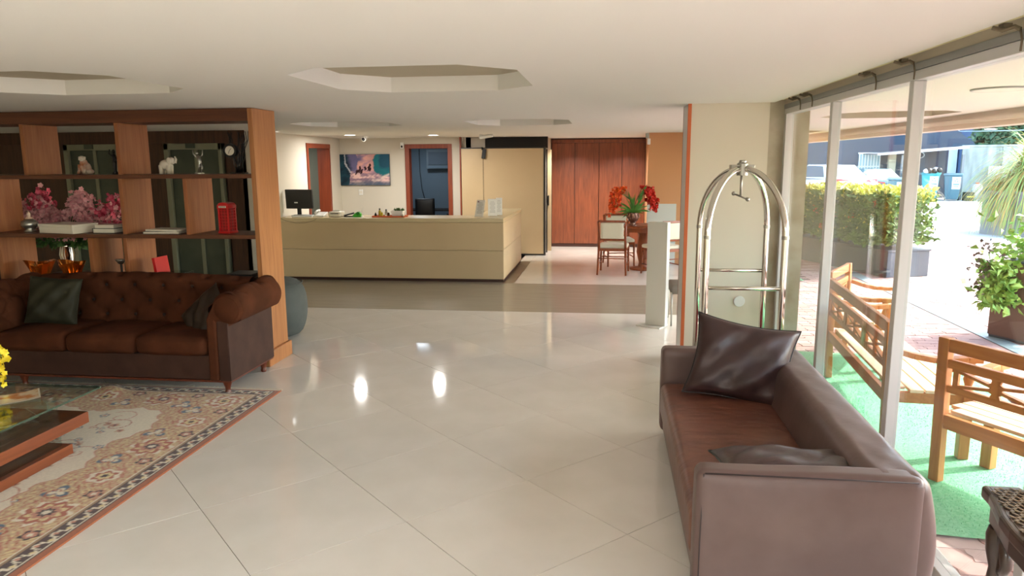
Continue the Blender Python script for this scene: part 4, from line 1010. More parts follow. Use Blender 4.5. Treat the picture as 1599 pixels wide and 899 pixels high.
# ------------------------------------------------------------------ reception desk
rd = thing('reception_desk', 'long beige laminate reception desk with a return towards the wood wall', 'desk', (-3.3, 11.2, 0))
DX0, DX1 = -5.16, -1.565
obj('plinth', MB().box(DX0, DX1-0.01, 10.93, 11.5, 0, 0.045).box(DX1-0.5, DX1-0.01, 11.5, 13.15, 0, 0.045), M_wallwd, rd)
xs = [DX0, DX1]
for a, b in zip(xs, xs[1:]):
    for z0, z1 in ((0.048, 0.485), (0.49, 0.915)):
        obj('front_panel', MB().box(a+0.002, b-0.002, 10.90, 10.925, z0, z1), M_beige, rd, bevel=0.0015)
for a, b in ((10.93, 11.80), (11.80, 12.5), (12.5, 13.17)):
    for z0, z1 in ((0.048, 0.50), (0.505, 0.915)):
        obj('side_panel', MB().box(DX1-0.025, DX1, a+0.002, b-0.002, z0, z1), M_beige, rd, bevel=0.0015)
obj('end_panel', MB().box(DX1-0.5, DX1, 13.171, 13.195, 0.048, 0.915), M_beige, rd)
obj('back_panel', MB().box(DX0, DX1-0.5, 11.5, 11.52, 0.0, 0.915).box(DX1-0.52, DX1-0.5, 11.52, 13.17, 0.0, 0.915), M_beige, rd)
obj('worktop', MB().prism([(DX0, 10.895), (DX1+0.004, 10.895), (DX1+0.004, 13.2), (DX1-0.53, 13.2), (DX1-0.53, 11.53), (DX0, 11.53)], 0.918, 0.98), M_beigeL, rd, bevel=0.004)
zt = 0.981
# monitor seen from behind
t = thing('monitor', 'black flat monitor on its stand at the far end of the reception desk', 'monitor', (-4.95, 11.3, zt))
mo = obj('screen_back', MB().obox((-4.95, 11.3, zt+0.27), (0.47, 0.035, 0.31), (radians(4), 0, radians(-4))), M_black, t, bevel=0.008)
obj('label_sticker', MB().obox((-5.00, 11.279, zt+0.215), (0.06, 0.002, 0.02), (radians(4), 0, radians(-4))), M_whitep, mo)
obj('stand', MB().box(-4.99, -4.93, 11.29, 11.32, zt+0.01, zt+0.16), M_black, t)
obj('stand_foot', MB().lathe(-4.96, 11.3, [(0.13, 0), (0.13, 0.008), (0.03, 0.016)], 24, zt), M_black, t, smooth=40)
def deskbox(name, label, cat, x, y, dims, m, rz=0):
    t = thing(name, label, cat, (x, y, zt)); return t
t = thing('keyboard', 'pale keyboard beside the black monitor', 'keyboard', (-4.86, 11.12, zt))
obj('case', MB().obox((-4.80, 11.075, zt+0.014), (0.34, 0.14, 0.02), (radians(5), 0, 0)), M_whitep, t, bevel=0.004)
kk = MB()
for i in range(14):
    for j in range(4): kk.obox((-4.955+i*0.0235, 11.03+j*0.03, zt+0.022+j*0.0027), (0.019, 0.024, 0.008), (radians(5), 0, 0))
obj('keys', kk, mat('grey_keys', S(196, 198, 200), 0.5), t, kind='stuff')
t = thing('telephone', 'white desk telephone right of the keyboard', 'telephone', (-4.55, 11.15, zt))
obj('body', MB().prism_axis([(11.06, zt), (11.26, zt), (11.26, zt+0.07), (11.06, zt+0.025)], -4.62, -4.46, 'x'), M_whitep, t, bevel=0.006)
obj('handset', MB().tube([(-4.60, 11.08, zt+0.062), (-4.60, 11.12, zt+0.085), (-4.60, 11.20, zt+0.098), (-4.60, 11.25, zt+0.092)], [0.02, 0.014, 0.014, 0.02], 10), M_whitep, t, smooth=True)
t = thing('receipt_printer', 'cream receipt printer right of the white telephone', 'printer', (-4.28, 11.15, zt))
obj('body', MB().soft(-4.38, -4.17, 11.05, 11.25, zt, zt+0.085, r=0.02, n=6), M_ivory, t, smooth=True)
obj('paper', MB().box(-4.33, -4.22, 11.14, 11.15, zt+0.075, zt+0.105), M_whitep, t)
obj('slot', MB().box(-4.34, -4.21, 11.045, 11.0495, zt+0.05, zt+0.06), M_black, t)
t = thing('stapler', 'black stapler lying open beside the printer', 'stapler', (-4.05, 11.12, zt))
obj('base', MB().obox((-4.06, 11.12, zt+0.008), (0.16, 0.04, 0.014), (0, 0, 0.3)), M_black, t, bevel=0.004)
obj('arm', MB().obox((-4.06, 11.12, zt+0.04), (0.17, 0.035, 0.024), (0, radians(-14), 0.3)), M_black, t, bevel=0.006)
t = thing('tape_dispenser', 'bright green tape dispenser on the desk next to the black stapler', 'tape dispenser', (-3.92, 11.12, zt))
M_lime = mat('lime_plastic', S(60, 190, 50), 0.4)
obj('body', MB().prism_axis([(-3.99, zt), (-3.86, zt), (-3.86, zt+0.05), (-3.89, zt+0.075), (-3.94, zt+0.07), (-3.99, zt+0.03)], 11.09, 11.15, 'y'), M_lime, t, bevel=0.004)
obj('roll', MB().tube([(-3.905, 11.085, zt+0.055), (-3.905, 11.155, zt+0.055)], 0.028, 16), mat('green_tape', S(30, 130, 40), 0.4), t, smooth=40)
t = thing('pen_stand', 'thin white upright pen on the desk right of the green dispenser', 'pen', (-3.82, 11.05, zt))
obj('foot', MB().lathe(-3.82, 11.05, [(0.022, 0), (0.022, 0.012), (0.01, 0.02)], 14, zt), M_whitep, t, smooth=40)
obj('pen', MB().tube([(-3.82, 11.05, zt+0.012), (-3.82, 11.05, zt+0.165)], 0.0055, 8), M_whitep, t, smooth=True)
t = tag(obj('cable', MB().tube([(-5.1, 10.892, 0.97), (-5.0, 10.888, 0.93), (-4.85, 10.886, 0.90), (-4.7, 10.886, 0.90), (-4.55, 10.888, 0.94), (-4.5, 10.892, 0.975)], 0.004, 6), mat('grey_cable', S(130, 120, 100), 0.6), smooth=True), 'thin grey cable sagging over the front of the reception desk', 'cable')
# tray with bottles and planter
t = thing('tray', 'orange wooden tray on the middle of the reception desk', 'tray', (-3.38, 11.15, zt))
M_tray = mat('orange_tray', S(206, 96, 44), 0.5)
obj('bottom', MB().box(-3.66, -3.14, 11.03, 11.27, zt, zt+0.008), M_tray, t, bevel=0.002)
obj('rim', MB().box(-3.66, -3.14, 11.03, 11.037, zt+0.008, zt+0.022).box(-3.66, -3.14, 11.263, 11.27, zt+0.008, zt+0.022).box(-3.66, -3.653, 11.037, 11.263, zt+0.008, zt+0.022).box(-3.147, -3.14, 11.037, 11.263, zt+0.008, zt+0.022), M_tray, t)
z = zt+0.009
def bottle(x, y, r, h, m, capm, label, cat='bottle'):
    t = thing('bottle', label, cat, (x, y, z), 0, 'small bottles on the orange tray')
    obj('body', MB().lathe(x, y, [(r, 0), (r, h*0.6), (r*0.5, h*0.75), (r*0.45, h*0.8)], 14, z), m, t, smooth=50)
    obj('cap', MB().lathe(x, y, [(r*0.55, h*0.8), (r*0.55, h)], 12, z), capm, t, smooth=40)
bottle(-3.62, 11.1, 0.018, 0.06, M_black, M_black, 'short all-black bottle on the tray end nearest the pen')
bottle(-3.56, 11.13, 0.022, 0.125, mat('yellow_bottle', S(196, 178, 40), 0.3), M_black, 'yellow bottle with black cap, tallest on the orange tray')
bottle(-3.51, 11.08, 0.02, 0.085, mat('yellow_bottle', S(196, 178, 40), 0.3), M_whitep, 'yellow bottle with white cap on the orange tray')
bottle(-3.46, 11.14, 0.022, 0.11, M_chrome, M_black, 'silver bottle with black cap on the orange tray')
bottle(-3.41, 11.10, 0.02, 0.08, mat('brown_glass', S(70, 44, 26), 0.15), M_whitep, 'brown glass bottle with white cap beside the planter')
t = thing('succulent_planter', 'white tapered planter of small succulents on the tray', 'potted plant', (-3.28, 11.16, z))
obj('pot', MB().prism([(-3.35, 11.09), (-3.20, 11.09), (-3.20, 11.22), (-3.35, 11.22)], z, z+0.008), M_whitep, t)
pt = []; 
def potfn():
    b = MB(); o = [(-0.075, -0.05), (0.075, -0.05), (0.075, 0.05), (-0.075, 0.05)]
    vs = [(-3.275+x, 11.155+y, z+0.008) for x, y in o]+[(-3.275+x*1.35, 11.155+y*1.3, z+0.09) for x, y in o]+[(-3.275+x*1.27, 11.155+y*1.2, z+0.09) for x, y in o]+[(-3.275+x*1.2, 11.155+y*1.15, z+0.07) for x, y in o]
    fs = []
    for l in range(3):
        for k in range(4): fs.append((l*4+k, l*4+(k+1) % 4, (l+1)*4+(k+1) % 4, (l+1)*4+k))
    fs.append((12, 13, 14, 15)); return b.add(vs, fs)
obj('bowl', potfn(), M_whitep, t, bevel=0.003)
r5 = random.Random(2); sg = MB()
for k in range(7):
    px, py = -3.275+r5.uniform(-.08, .08), 11.155+r5.uniform(-.04, .04)
    for q in range(14):
        a = q*2.4; rr_ = 0.012+0.018*q/14; up_ = 0.05-0.035*q/14
        p = Vector((px, py, z+0.075)); e = p+Vector((cos(a)*rr_*1.6, sin(a)*rr_*1.6, up_+r5.uniform(0, .02))); sd = Vector((-sin(a), cos(a), 0))*0.009; m_ = (p+e)/2
        sg.add([p, m_+sd, e, m_-sd], [(0, 1, 2, 3)])
obj('succulents', sg, M_green, t, kind='stuff')
t = thing('desk_bell', 'small chrome desk bell at the end of the tray', 'bell', (-3.168, 11.06, z))
obj('dome', MB().lathe(-3.168, 11.06, [(0.032, 0.006), (0.030, 0.02), (0.018, 0.034), (0.004, 0.038)], 18, z), M_chrome, t, smooth=True)
obj('base', MB().lathe(-3.168, 11.06, [(0.034, 0), (0.034, 0.006)], 18, z), M_black, t, smooth=40)
# acrylic sign holders
M_print = mat('grey_print', S(130, 130, 130), 0.6)
def sign(x, y, wd, hg, rz, lean, label, mark=True):
    t = thing('sign_holder', label, 'sign', (x, y, zt), radians(rz), 'white printed cards in clear stands on the desk corner')
    ROOT[t.name] = (Matrix.Translation((x, y, zt)) @ Matrix.Rotation(radians(rz), 4, 'Z')).inverted()
    T = (Matrix.Translation((x, y, zt)) @ Matrix.Rotation(radians(rz), 4, 'Z') @ Matrix.Rotation(radians(lean), 4, 'X'))
    def tb(x0, x1, y0, y1, z0, z1):
        b = MB().box(x0, x1, y0, y1, z0, z1); b.v = [tuple(T @ Vector(p)) for p in b.v]; return b
    obj('card', tb(-wd/2, wd/2, -0.002, 0.002, 0.006, hg), M_whitep, t)
    obj('clear_foot', MB().obox((x, y+0.03, zt+0.003), (wd, 0.09, 0.004), (0, 0, radians(rz))), M_clear, t)
    pr = MB()
    for k in range(9):
        zz = hg*0.82-k*hg*0.075; w_ = wd*(0.62 if k % 3 else 0.45); q = tb(-w_/2, w_/2, -0.0030, -0.0022, zz, zz+0.004); pr.add(q.v, q.f)
    obj('print_lines', pr, M_print, t)
    if mark:
        q = tb(-wd*0.38, -wd*0.22, -0.0031, -0.0022, hg*0.86, hg*0.93); obj('crest', q, mat('wine_print', S(110, 50, 60), 0.6), t)
sign(-1.99, 11.18, 0.145, 0.275, -16, -22, 'leaning white card in a clear stand on the desk corner, first from the tray')
sign(-1.80, 11.36, 0.14, 0.27, 10, -8, 'white printed card standing nearer the corner of the desk', False)
sign(-1.72, 11.52, 0.10, 0.28, 6, -8, 'narrow white card half hidden behind another card at the desk corner', False)

# ------------------------------------------------------------------ wall picture (painted wave)
def paint_pic():
    nx, ny = 180, 96
    U_, V_ = np.meshgrid(np.linspace(0, 1, nx), np.linspace(0, 1, ny))
    lin = lambda r, g_, b: np.array(S(r, g_, b)[:3])
    col = np.empty(U_.shape+(3,)); col[:] = lin(24, 44, 58)
    def put(m, c): col[m] = c
    def mixc(m, c, a): col[m] = col[m]*(1-a)+np.array(c)*a
    rr = np.random.RandomState(3)
    def fbm(fx, fy, sd):
        q = np.random.RandomState(sd); o = np.zeros(U_.shape)
        for k in range(7):
            a_ = q.uniform(0, 6.28); f_ = 1.7**k; o += np.sin((U_*fx*cos(a_)+V_*fy*sin(a_))*f_+q.uniform(0, 6.28)+1.5*np.sin((V_*fx*0.7-U_*fy*0.4)*f_))/1.45**k
        return o/2.2
    n1, n2, n3 = fbm(7, 6, 1), fbm(14, 12, 2), fbm(26, 20, 5)
    A = np.clip
    def blend(m, c):  # m: soft mask 0..1
        m = A(m, 0, 1)[..., None]; col[:] = col*(1-m)+c*m
    u, v = U_+0.03*n1, V_+0.05*n2
    blend(0.35+0.5*n2, lin(34, 76, 92))
    blend((u-0.22-0.10*(1-v))*14, lin(108, 104, 142)); blend((u-0.36-0.3*(v-0.5))*7*(v > 0.25), lin(160, 128, 158))
    blend((0.5+0.9*n2)*((u > 0.42) & (u < 0.78) & (v > 0.34)), lin(224, 168, 160))
    blend(A((u-0.60)*9, 0, 1)*A((v-0.5)*5, 0, 1)*0.9, lin(198, 146, 138))
    arc_ = 1-abs(np.hypot((u-0.60)/0.40, (v-1.0)/0.92)-1)*26
    blend(arc_*(u < 0.42), lin(206, 208, 216))
    tun = (1-np.hypot((u-0.90)/0.21, (v-0.70)/0.46))*9
    blend(tun, lin(30, 108, 118)); blend(((1-np.hypot((u-0.94)/0.15, (v-0.80)/0.34))*5)*0.8, lin(28, 76, 98))
    foam = (0.46+0.10*n1-0.18*A(u-0.45, 0, 1)-v)*16*(u > 0.27+0.10*v)
    blend(foam, lin(146, 118, 136)); blend(A(foam, 0, 1)*(0.3+1.2*n3), lin(232, 194, 188)); blend(A(foam, 0, 1)*A((0.2-v)*7, 0, 1)*0.8, lin(52, 88, 108))
    blend((1-abs(v-0.16-1.1*A(u-0.72, 0, 1)**1.2)*13)*(u > 0.68)*(0.75+0.5*n3), lin(216, 196, 188))
    for cx, cy, w_, h_ in ((0.405, 0.40, 0.022, 0.12), (0.43, 0.44, 0.02, 0.08), (0.47, 0.52, 0.024, 0.16), (0.50, 0.44, 0.022, 0.10), (0.565, 0.55, 0.02, 0.07), (0.625, 0.60, 0.024, 0.15), (0.645, 0.54, 0.02, 0.10)):
        blend((1-np.hypot((u-cx-0.12*(v-cy))/w_, (v-cy)/h_))*5, lin(52, 30, 38))
    col *= rr.uniform(0.9, 1.05, U_.shape)[..., None]
    return U_, V_, np.concatenate([np.clip(col, 0, 1), np.ones(U_.shape+(1,))], -1), nx, ny
U_, V_, pc, pnx, pny = paint_pic()
t = thing('wall_picture', 'wide painting of a breaking teal and pink wave on the white wall', 'picture', (-4.93, 14.28, 1.68))
px0, px1, pz0, pz1 = -5.50, -4.33, 1.375, 1.985
vs = [(px0+(px1-px0)*u, 14.262, pz0+(pz1-pz0)*v) for u, v in zip(U_.ravel(), V_.ravel())]
b = MB().add(vs, [(j*pnx+i, j*pnx+i+1, (j+1)*pnx+i+1, (j+1)*pnx+i) for j in range(pny-1) for i in range(pnx-1)])
obj('canvas', b, attr_mat('oil_paint', 0.4), t, cols=pc.reshape(-1, 4))
obj('stretcher', MB().box(px0-0.004, px1+0.004, 14.264, 14.298, pz0-0.004, pz1+0.004), M_black, t)
t = thing('switch_plate', 'white double switch plate under the painting', 'switch', (-4.95, 14.29, 1.235))
obj('plate', MB().box(-4.99, -4.905, 14.288, 14.299, 1.18, 1.29), M_whitep, t, bevel=0.003)
for k in (0, 1): obj('rocker', MB().box(-4.975+k*0.03, -4.95+k*0.03, 14.284, 14.2879, 1.21, 1.26), M_ivory, t)
t = thing('motion_sensor', 'white motion sensor box high on the wall beside the office door', 'sensor', (-4.05, 14.25, 2.15))
obj('case', MB().box(-4.085, -4.025, 14.235, 14.299, 2.09, 2.21), M_whitep, t, bevel=0.006)
obj('lens', MB().ell((-4.055, 14.235, 2.13), (0.02, 0.01, 0.022)), M_dark, t, smooth=True)
t = thing('motion_sensor', 'white motion sensor at the top of the orange wall edge', 'sensor', (0.72, 13.05, 2.2))
obj('case', MB().box(0.66, 0.71, 13.03, 13.10, 2.10, 2.20), M_whitep, t, bevel=0.006)
obj('bracket', MB().box(0.63, 0.69, 13.05, 13.09, 2.205, 2.29), M_steel, t, bevel=0.004)
def dome(x, y, label):
    t = thing('security_camera', label, 'security camera', (x, y, 2.3))
    obj('base', MB().lathe(x, y, [(0.05, -0.03), (0.055, 0.0)], 20, 2.3), M_whitep, t, smooth=40)
    obj('housing', MB().tube([(x, y, 2.26), (x-0.02, y-0.06, 2.24)], [0.035, 0.045], 16), M_whitep, t, smooth=40)
    obj('lens', MB().tube([(x-0.02, y-0.06, 2.24), (x-0.024, y-0.072, 2.236)], 0.03, 16), M_black, t, smooth=40)
dome(-4.37, 13.0, 'small white security camera on the ceiling before the painting')
t = thing('security_camera', 'long white bullet camera on the ceiling above the partition', 'security camera', (-2.2, 13.0, 2.3))
obj('bracket', MB().tube([(-2.24, 12.95, 2.30), (-2.24, 12.95, 2.235)], [0.035, 0.02], 12), M_whitep, t, smooth=40)
obj('housing', MB().tube([(-2.26, 12.95, 2.25), (-2.02, 12.85, 2.275)], [0.032, 0.028], 14), M_whitep, t, smooth=40)
# recessed downlights
def downlight(x, y, label, r=0.11):
    t = thing('downlight', label, 'ceiling light', (x, y, 2.3), 0, 'recessed ceiling downlights')
    obj('rim', MB().tube([(x+r*cos(2*pi*k/28), y+r*sin(2*pi*k/28), 2.297) for k in range(28)], 0.007, 6, closed=True), M_whitep, t, smooth=True)
    obj('diffuser', MB().lathe(x, y, [(r-0.008, -0.006), (r-0.008, -0.001)], 28, 2.3), M_lamp, t, smooth=40)
downlight(-4.45, 12.4, 'round lit downlight on the ceiling left of the security camera', 0.10)
downlight(-3.09, 12.9, 'round lit downlight on the ceiling before the office door', 0.10)
downlight(-5.00, 10.7, 'round lit downlight beside the top of the shelving end panel', 0.045)
# handset box on the partition
# ------------------------------------------------------------------ folding partition
fp = thing('folding_partition', 'beige folding partition panels between the desk and the wood wall', 'partition', (-2.0, 14.27, 0))
obj('panel', MB().box(-2.855, -2.428, 14.20, 14.245, 0.03, 2.075), M_beige, fp, bevel=0.002)
obj('panel', MB().box(-2.418, -1.245, 14.20, 14.245, 0.03, 2.075), M_beige, fp, bevel=0.002)
obj('joint', MB().box(-2.428, -2.418, 14.21, 14.24, 0.03, 2.075), M_dark, fp)
obj('edge_post', MB().box(-1.244, -1.205, 14.19, 14.25, 0.0, 2.09), M_black_edge, fp, bevel=0.002)
obj('panel', MB().box(-1.21, -1.13, 14.70, 14.74, 0.03, 2.05), M_beige, fp, bevel=0.002)
obj('edge_post', MB().box(-1.235, -1.212, 14.68, 14.76, 0.0, 2.06), M_black_edge, fp)
obj('lock', MB().box(-1.20, -1.175, 14.675, 14.699, 0.95, 1.15), M_black, fp, bevel=0.003)
obj('bottom_seal', MB().box(-2.855, -1.245, 14.205, 14.24, 0.004, 0.029), M_dark, fp)
obj('top_rail', MB().box(-2.86, -1.2, 14.195, 14.25, 2.076, 2.095), M_black_edge, fp)
t = thing('door_closer', 'black box fitting hanging over the joint of the beige partition', 'fitting', (-2.42, 14.17, 1.99))
obj('body', MB().obox((-2.40, 14.17, 1.975), (0.075, 0.05, 0.19), (0, radians(8), 0)), M_black, t, bevel=0.008)
obj('arm', MB().bar((-2.43, 14.18, 2.05), (-2.44, 14.19, 2.10), 0.03, 0.02), M_black, t)
# ------------------------------------------------------------------ office contents seen through the door
t = thing('air_conditioner', 'boxy window air conditioner high on the office wall', 'air conditioner', (-3.9, 17.0, 2.0))
obj('case', MB().box(-4.25, -3.55, 16.95, 17.098, 1.66, 2.12), mat('grey_appliance', S(112, 124, 132), 0.6), t, bevel=0.01)
obj('grille', MB().box(-4.19, -3.61, 16.935, 16.949, 1.76, 2.06), mat('dark_grille', S(84, 96, 108), 0.6), t)
sl = obj('slat', MB().box(-4.2, -3.6, 16.93, 16.9345, 1.68, 1.74), M_off, t)
t = tag(obj('wall_cable', MB().tube([(-4.45, 17.09, 2.25), (-4.44, 17.09, 1.6), (-4.40, 17.08, 1.2), (-4.33, 17.06, 0.95)], 0.008, 6), M_black, smooth=True), 'black cable running down the office wall', 'cable')
def office_chair(x, y, rz, label):
    t = thing('office_chair', label, 'chair', (x, y, 0), radians(rz))
    T = Matrix.Translation((x, y, 0)) @ Matrix.Rotation(radians(rz), 4, 'Z')
    def tr(b): b.v = [tuple(T @ Vector(p)) for p in b.v]; return b
    obj('seat', tr(MB().soft(-0.24, 0.24, -0.24, 0.24, 0.42, 0.50, r=0.035, n=6)), M_black, t, smooth=True)
    obj('backrest', tr(MB().soft(-0.22, 0.22, 0.22, 0.28, 0.60, 1.02, r=0.03, n=8, puff=(0, 0.02, 0))), M_black, t, smooth=True)
    obj('back_post', tr(MB().bar((0, 0.2, 0.44), (0, 0.27, 0.7), 0.06, 0.02, (0, 1, 0))), M_black, t)
    obj('column', tr(MB().tube([(0, 0, 0.08), (0, 0, 0.42)], 0.025, 10)), M_steel, t, smooth=True)
    for s_ in (-1, 1): obj('armrest', tr(MB().tube([(0.24*s_, 0.1, 0.48), (0.28*s_, 0.08, 0.62), (0.28*s_, -0.14, 0.66)], 0.02, 8)), M_black, t, smooth=True)
    for k in range(5):
        a = 2*pi*k/5; obj('leg', tr(MB().bar((0, 0, 0.10), (0.28*cos(a), 0.28*sin(a), 0.07), 0.04, 0.03).ell((0.28*cos(a), 0.28*sin(a), 0.03), (0.03, 0.03, 0.03), 8, 6)), M_black, t)
office_chair(-4.05, 15.9, 12, 'black office chair in the middle of the office doorway')
office_chair(-3.42, 15.9, -80, 'black office chair partly hidden by the far jamb of the office door')
t = thing('office_desk', 'dark office desk with papers seen through the open door', 'desk', (-4.1, 16.4, 0))
obj('top', MB().box(-5.1, -3.2, 16.3, 16.95, 0.72, 0.75), M_dark, t)
for x in (-5.05, -3.25): obj('side_panel', MB().box(x-0.02, x+0.02, 16.32, 16.93, 0, 0.72), M_dark, t)

# ------------------------------------------------------------------ dining set
M_dw = wood('dining_chair_wood', S(150, 76, 36), S(118, 54, 24), 'z', rough=0.35)
M_fab = mat('cream_upholstery', S(214, 206, 182), 0.85, sheen=0.2)
def make_dining_chair(label):
    t = thing('dining_chair', label, 'chair', (0, 0, 0), 0, 'dining chairs around the round table')
    w_, dpt = 0.23, 0.22   # faces +y (towards the table); the back is at -y
    for s_ in (-1, 1):
        obj('leg', MB().tube([(s_*w_, -dpt-0.06, 0), (s_*(w_-0.01), -dpt-0.01, 0.24), (s_*(w_-0.015), -dpt, 0.43)], [0.015, 0.019, 0.021], 8), M_dw, t, smooth=True)
        obj('leg', MB().tube([(s_*w_, dpt+0.02, 0), (s_*(w_-0.005), dpt, 0.42)], [0.014, 0.021], 8), M_dw, t, smooth=True)
        obj('back_post', MB().tube([(s_*(w_-0.015), -dpt, 0.43), (s_*(w_-0.02), -dpt-0.02, 0.62), (s_*(w_-0.005), -dpt-0.075, 0.87)], [0.021, 0.019, 0.016], 8), M_dw, t, smooth=True)
    obj('seat_frame', MB().box(-w_, w_, -dpt-0.01, dpt+0.02, 0.385, 0.43), M_dw, t, bevel=0.006)
    obj('seat', MB().soft(-w_-0.005, w_+0.005, -dpt+0.015, dpt+0.03, 0.42, 0.485, r=0.028, n=8, puff=(0, 0, 0.012)), M_fab, t, smooth=True)
    bk = obj('backrest', MB().bar((0, -dpt-0.078, 0.855), (0, -dpt-0.074, 0.89), 0.42, 0.030, (0, 1, 0)), M_dw, t, bevel=0.004)
    obj('back_rail', MB().bar((0, -dpt-0.03, 0.56), (0, -dpt-0.035, 0.59), 0.40, 0.026, (0, 1, 0)), M_dw, t, bevel=0.004)
    def pad(p): k = (p.z-0.58)/0.28; return (p.x, p.y-0.038*k, p.z)
    obj('pad', MB().soft(-0.185, 0.185, -dpt-0.062, -dpt-0.010, 0.592, 0.853, r=0.018, n=8, warp=pad), M_fab, bk, smooth=True)
    for s_ in (-1, 1): obj('stretcher', MB().tube([(s_*w_, -dpt-0.03, 0.16), (s_*w_, dpt+0.01, 0.16)], 0.010, 6), M_dw, t, smooth=True)
    for yy, zz in ((-dpt-0.02, 0.27), (dpt+0.01, 0.24)): obj('stretcher', MB().tube([(-w_, yy, zz), (w_, yy, zz)], 0.010, 6), M_dw, t, smooth=True)
    return t
ch = make_dining_chair('dining chair with cream back pad facing away, nearest in front of the round table')
ch.location = (0.10, 12.03, 0); ch.rotation_euler = (0, 0, radians(-6))
dup(ch, (0.88, 11.95, 0), radians(32), 'dining chair at the round table seen edge-on beside the white totem', 'dining chairs around the round table')
dup(ch, (0.20, 13.0, 0), radians(-170), 'dining chair on the far side of the round table under the flowers', 'dining chairs around the round table')
t = thing('dining_table', 'round red brown pedestal table in front of the wood panels', 'table', (0.62, 12.55, 0))
obj('top', MB().lathe(0.62, 12.52, [(0.40, 0.715), (0.42, 0.722), (0.42, 0.745), (0.41, 0.752)], 40), M_dw, t, smooth=40)
obj('apron', MB().lathe(0.62, 12.50, [(0.34, 0.65), (0.34, 0.715)], 32), M_dw, t, smooth=40)
obj('pedestal', MB().lathe(0.62, 12.50, [(0.24, 0.0), (0.24, 0.025), (0.10, 0.05), (0.085, 0.12), (0.13, 0.30), (0.11, 0.45), (0.09, 0.58), (0.13, 0.65)], 24), M_dw, t, smooth=50)
t = thing('flower_vase', 'bronze vase of orange and red heliconia flowers on the round table', 'flowers', (0.40, 12.40, 0.753))
M_bz = mat('bronze_glass', S(120, 84, 70), 0.15, metal=0.5, coat=0.5)
vx, vy, vz = 0.42, 12.40, 0.753
obj('vase', MB().lathe(vx, vy, [(0.075, 0), (0.06, 0.012), (0.035, 0.03), (0.085, 0.09), (0.115, 0.15), (0.095, 0.20), (0.10, 0.215)], 24, vz), M_bz, t, smooth=True)
r6 = random.Random(21); lv = MB(); st = MB(); orf = MB(); rdf = MB()
def blade(mbx, a, b, wd, bend, n=6):
    a = Vector(a); b = Vector(b); sd = (b-a).cross(Vector((0.3, 1, 0.2))).normalized(); vs = []; fs = []
    for i in range(n+1):
        u = i/n; p = a.lerp(b, u)+Vector(bend)*(u*u); w_ = wd*sin(pi*min(1, 0.12+u*0.88))**0.7
        vs += [p-sd*w_/2, p+sd*w_/2]
    for i in range(n): fs.append((2*i, 2*i+1, 2*i+3, 2*i+2))
    mbx.add(vs, fs)
for k in range(34):
    a = r6.uniform(-1.4, 1.4); L_ = r6.uniform(.18, .42)
    blade(lv, (vx, vy, vz+0.2), (vx+sin(a)*L_*0.7, vy+r6.uniform(-.12, .1), vz+0.2+cos(a)*L_), r6.uniform(.02, .045), (sin(a)*0.05, 0, -0.10*abs(a)))
blade(lv, (vx+0.08, vy, vz+0.4), (vx+0.2, vy, vz+0.68), 0.05, (0.02, 0, 0))
for sx, target in ((-1, orf), (1, rdf)):
    for k in range(5):
        top = Vector((vx+sx*(0.14+0.035*k), vy+r6.uniform(-.06, .06), vz+0.60+r6.uniform(-.03, .03)))
        end = top+Vector((sx*0.09, 0, -0.26-0.04*k+0.03*(sx > 0)))
        st.tube([(vx, vy, vz+0.2), (vx+sx*0.05, vy, vz+0.42), top, top.lerp(end, .5)+Vector((sx*.03, 0, .03)), end], 0.005, 5)
        for q in range(24):
            u = q/23; p = top.lerp(end, u)+Vector((sx*0.05*sin(pi*u), 0, 0.02))+Vector((r6.gauss(0, .022), r6.gauss(0, .02), r6.gauss(0, .015)))
            for z_ in range(3): flower(target, p, r6.uniform(.022, .042), r6, 4)
obj('stems', st, M_green, t); obj('leaves', lv, mat('heliconia_leaf', S(60, 124, 50), 0.5, col2=S(96, 156, 64), nscale=9), t, kind='stuff')
obj('orange_blossoms', orf, mat('orange_petals', S(236, 110, 30), 0.6, col2=S(220, 60, 24), nscale=20), t, kind='stuff')
obj('red_blossoms', rdf, mat('red_petals', S(216, 50, 26), 0.6, col2=S(190, 30, 22), nscale=20), t, kind='stuff')

# ------------------------------------------------------------------ white totem and the chair peeking past it
t = thing('white_totem', 'tall narrow white totem standing on the floor beside the orange trim', 'totem', (0.54, 8.09, 0), radians(-35))
T = Matrix.Translation((0.545, 8.09, 0)) @ Matrix.Rotation(radians(-30), 4, 'Z')
def tr(b): b.v = [tuple(T @ Vector(p)) for p in b.v]; return b
M_tot = mat('totem_white', S(216, 215, 205), 0.5)
obj('body', tr(MB().box(-0.125, 0.115, 0.0, 0.07, 0.012, 1.165)), M_tot, t, bevel=0.004)
obj('base_plate', tr(MB().box(-0.19, 0.10, -0.10, 0.12, 0, 0.011)), M_tot, t, bevel=0.002)
t = thing('waiting_chair', 'grey upholstered chair with thin steel legs just visible past the totem', 'chair', (0.95, 8.3, 0))
M_gf = mat('grey_brown_fabric', S(128, 120, 110), 0.85)
obj('seat', MB().soft(0.70, 1.2, 8.1, 8.6, 0.36, 0.46, r=0.04, n=6), M_gf, t, smooth=True)
obj('backrest', MB().soft(1.12, 1.2, 8.1, 8.6, 0.46, 0.8, r=0.03, n=6), M_gf, t, smooth=True)
for x in (0.72, 1.18):
    for y in (8.12, 8.58): obj('leg', MB().tube([(x, y, 0), (x, y, 0.40)], 0.010, 8), M_steel, t, smooth=True)
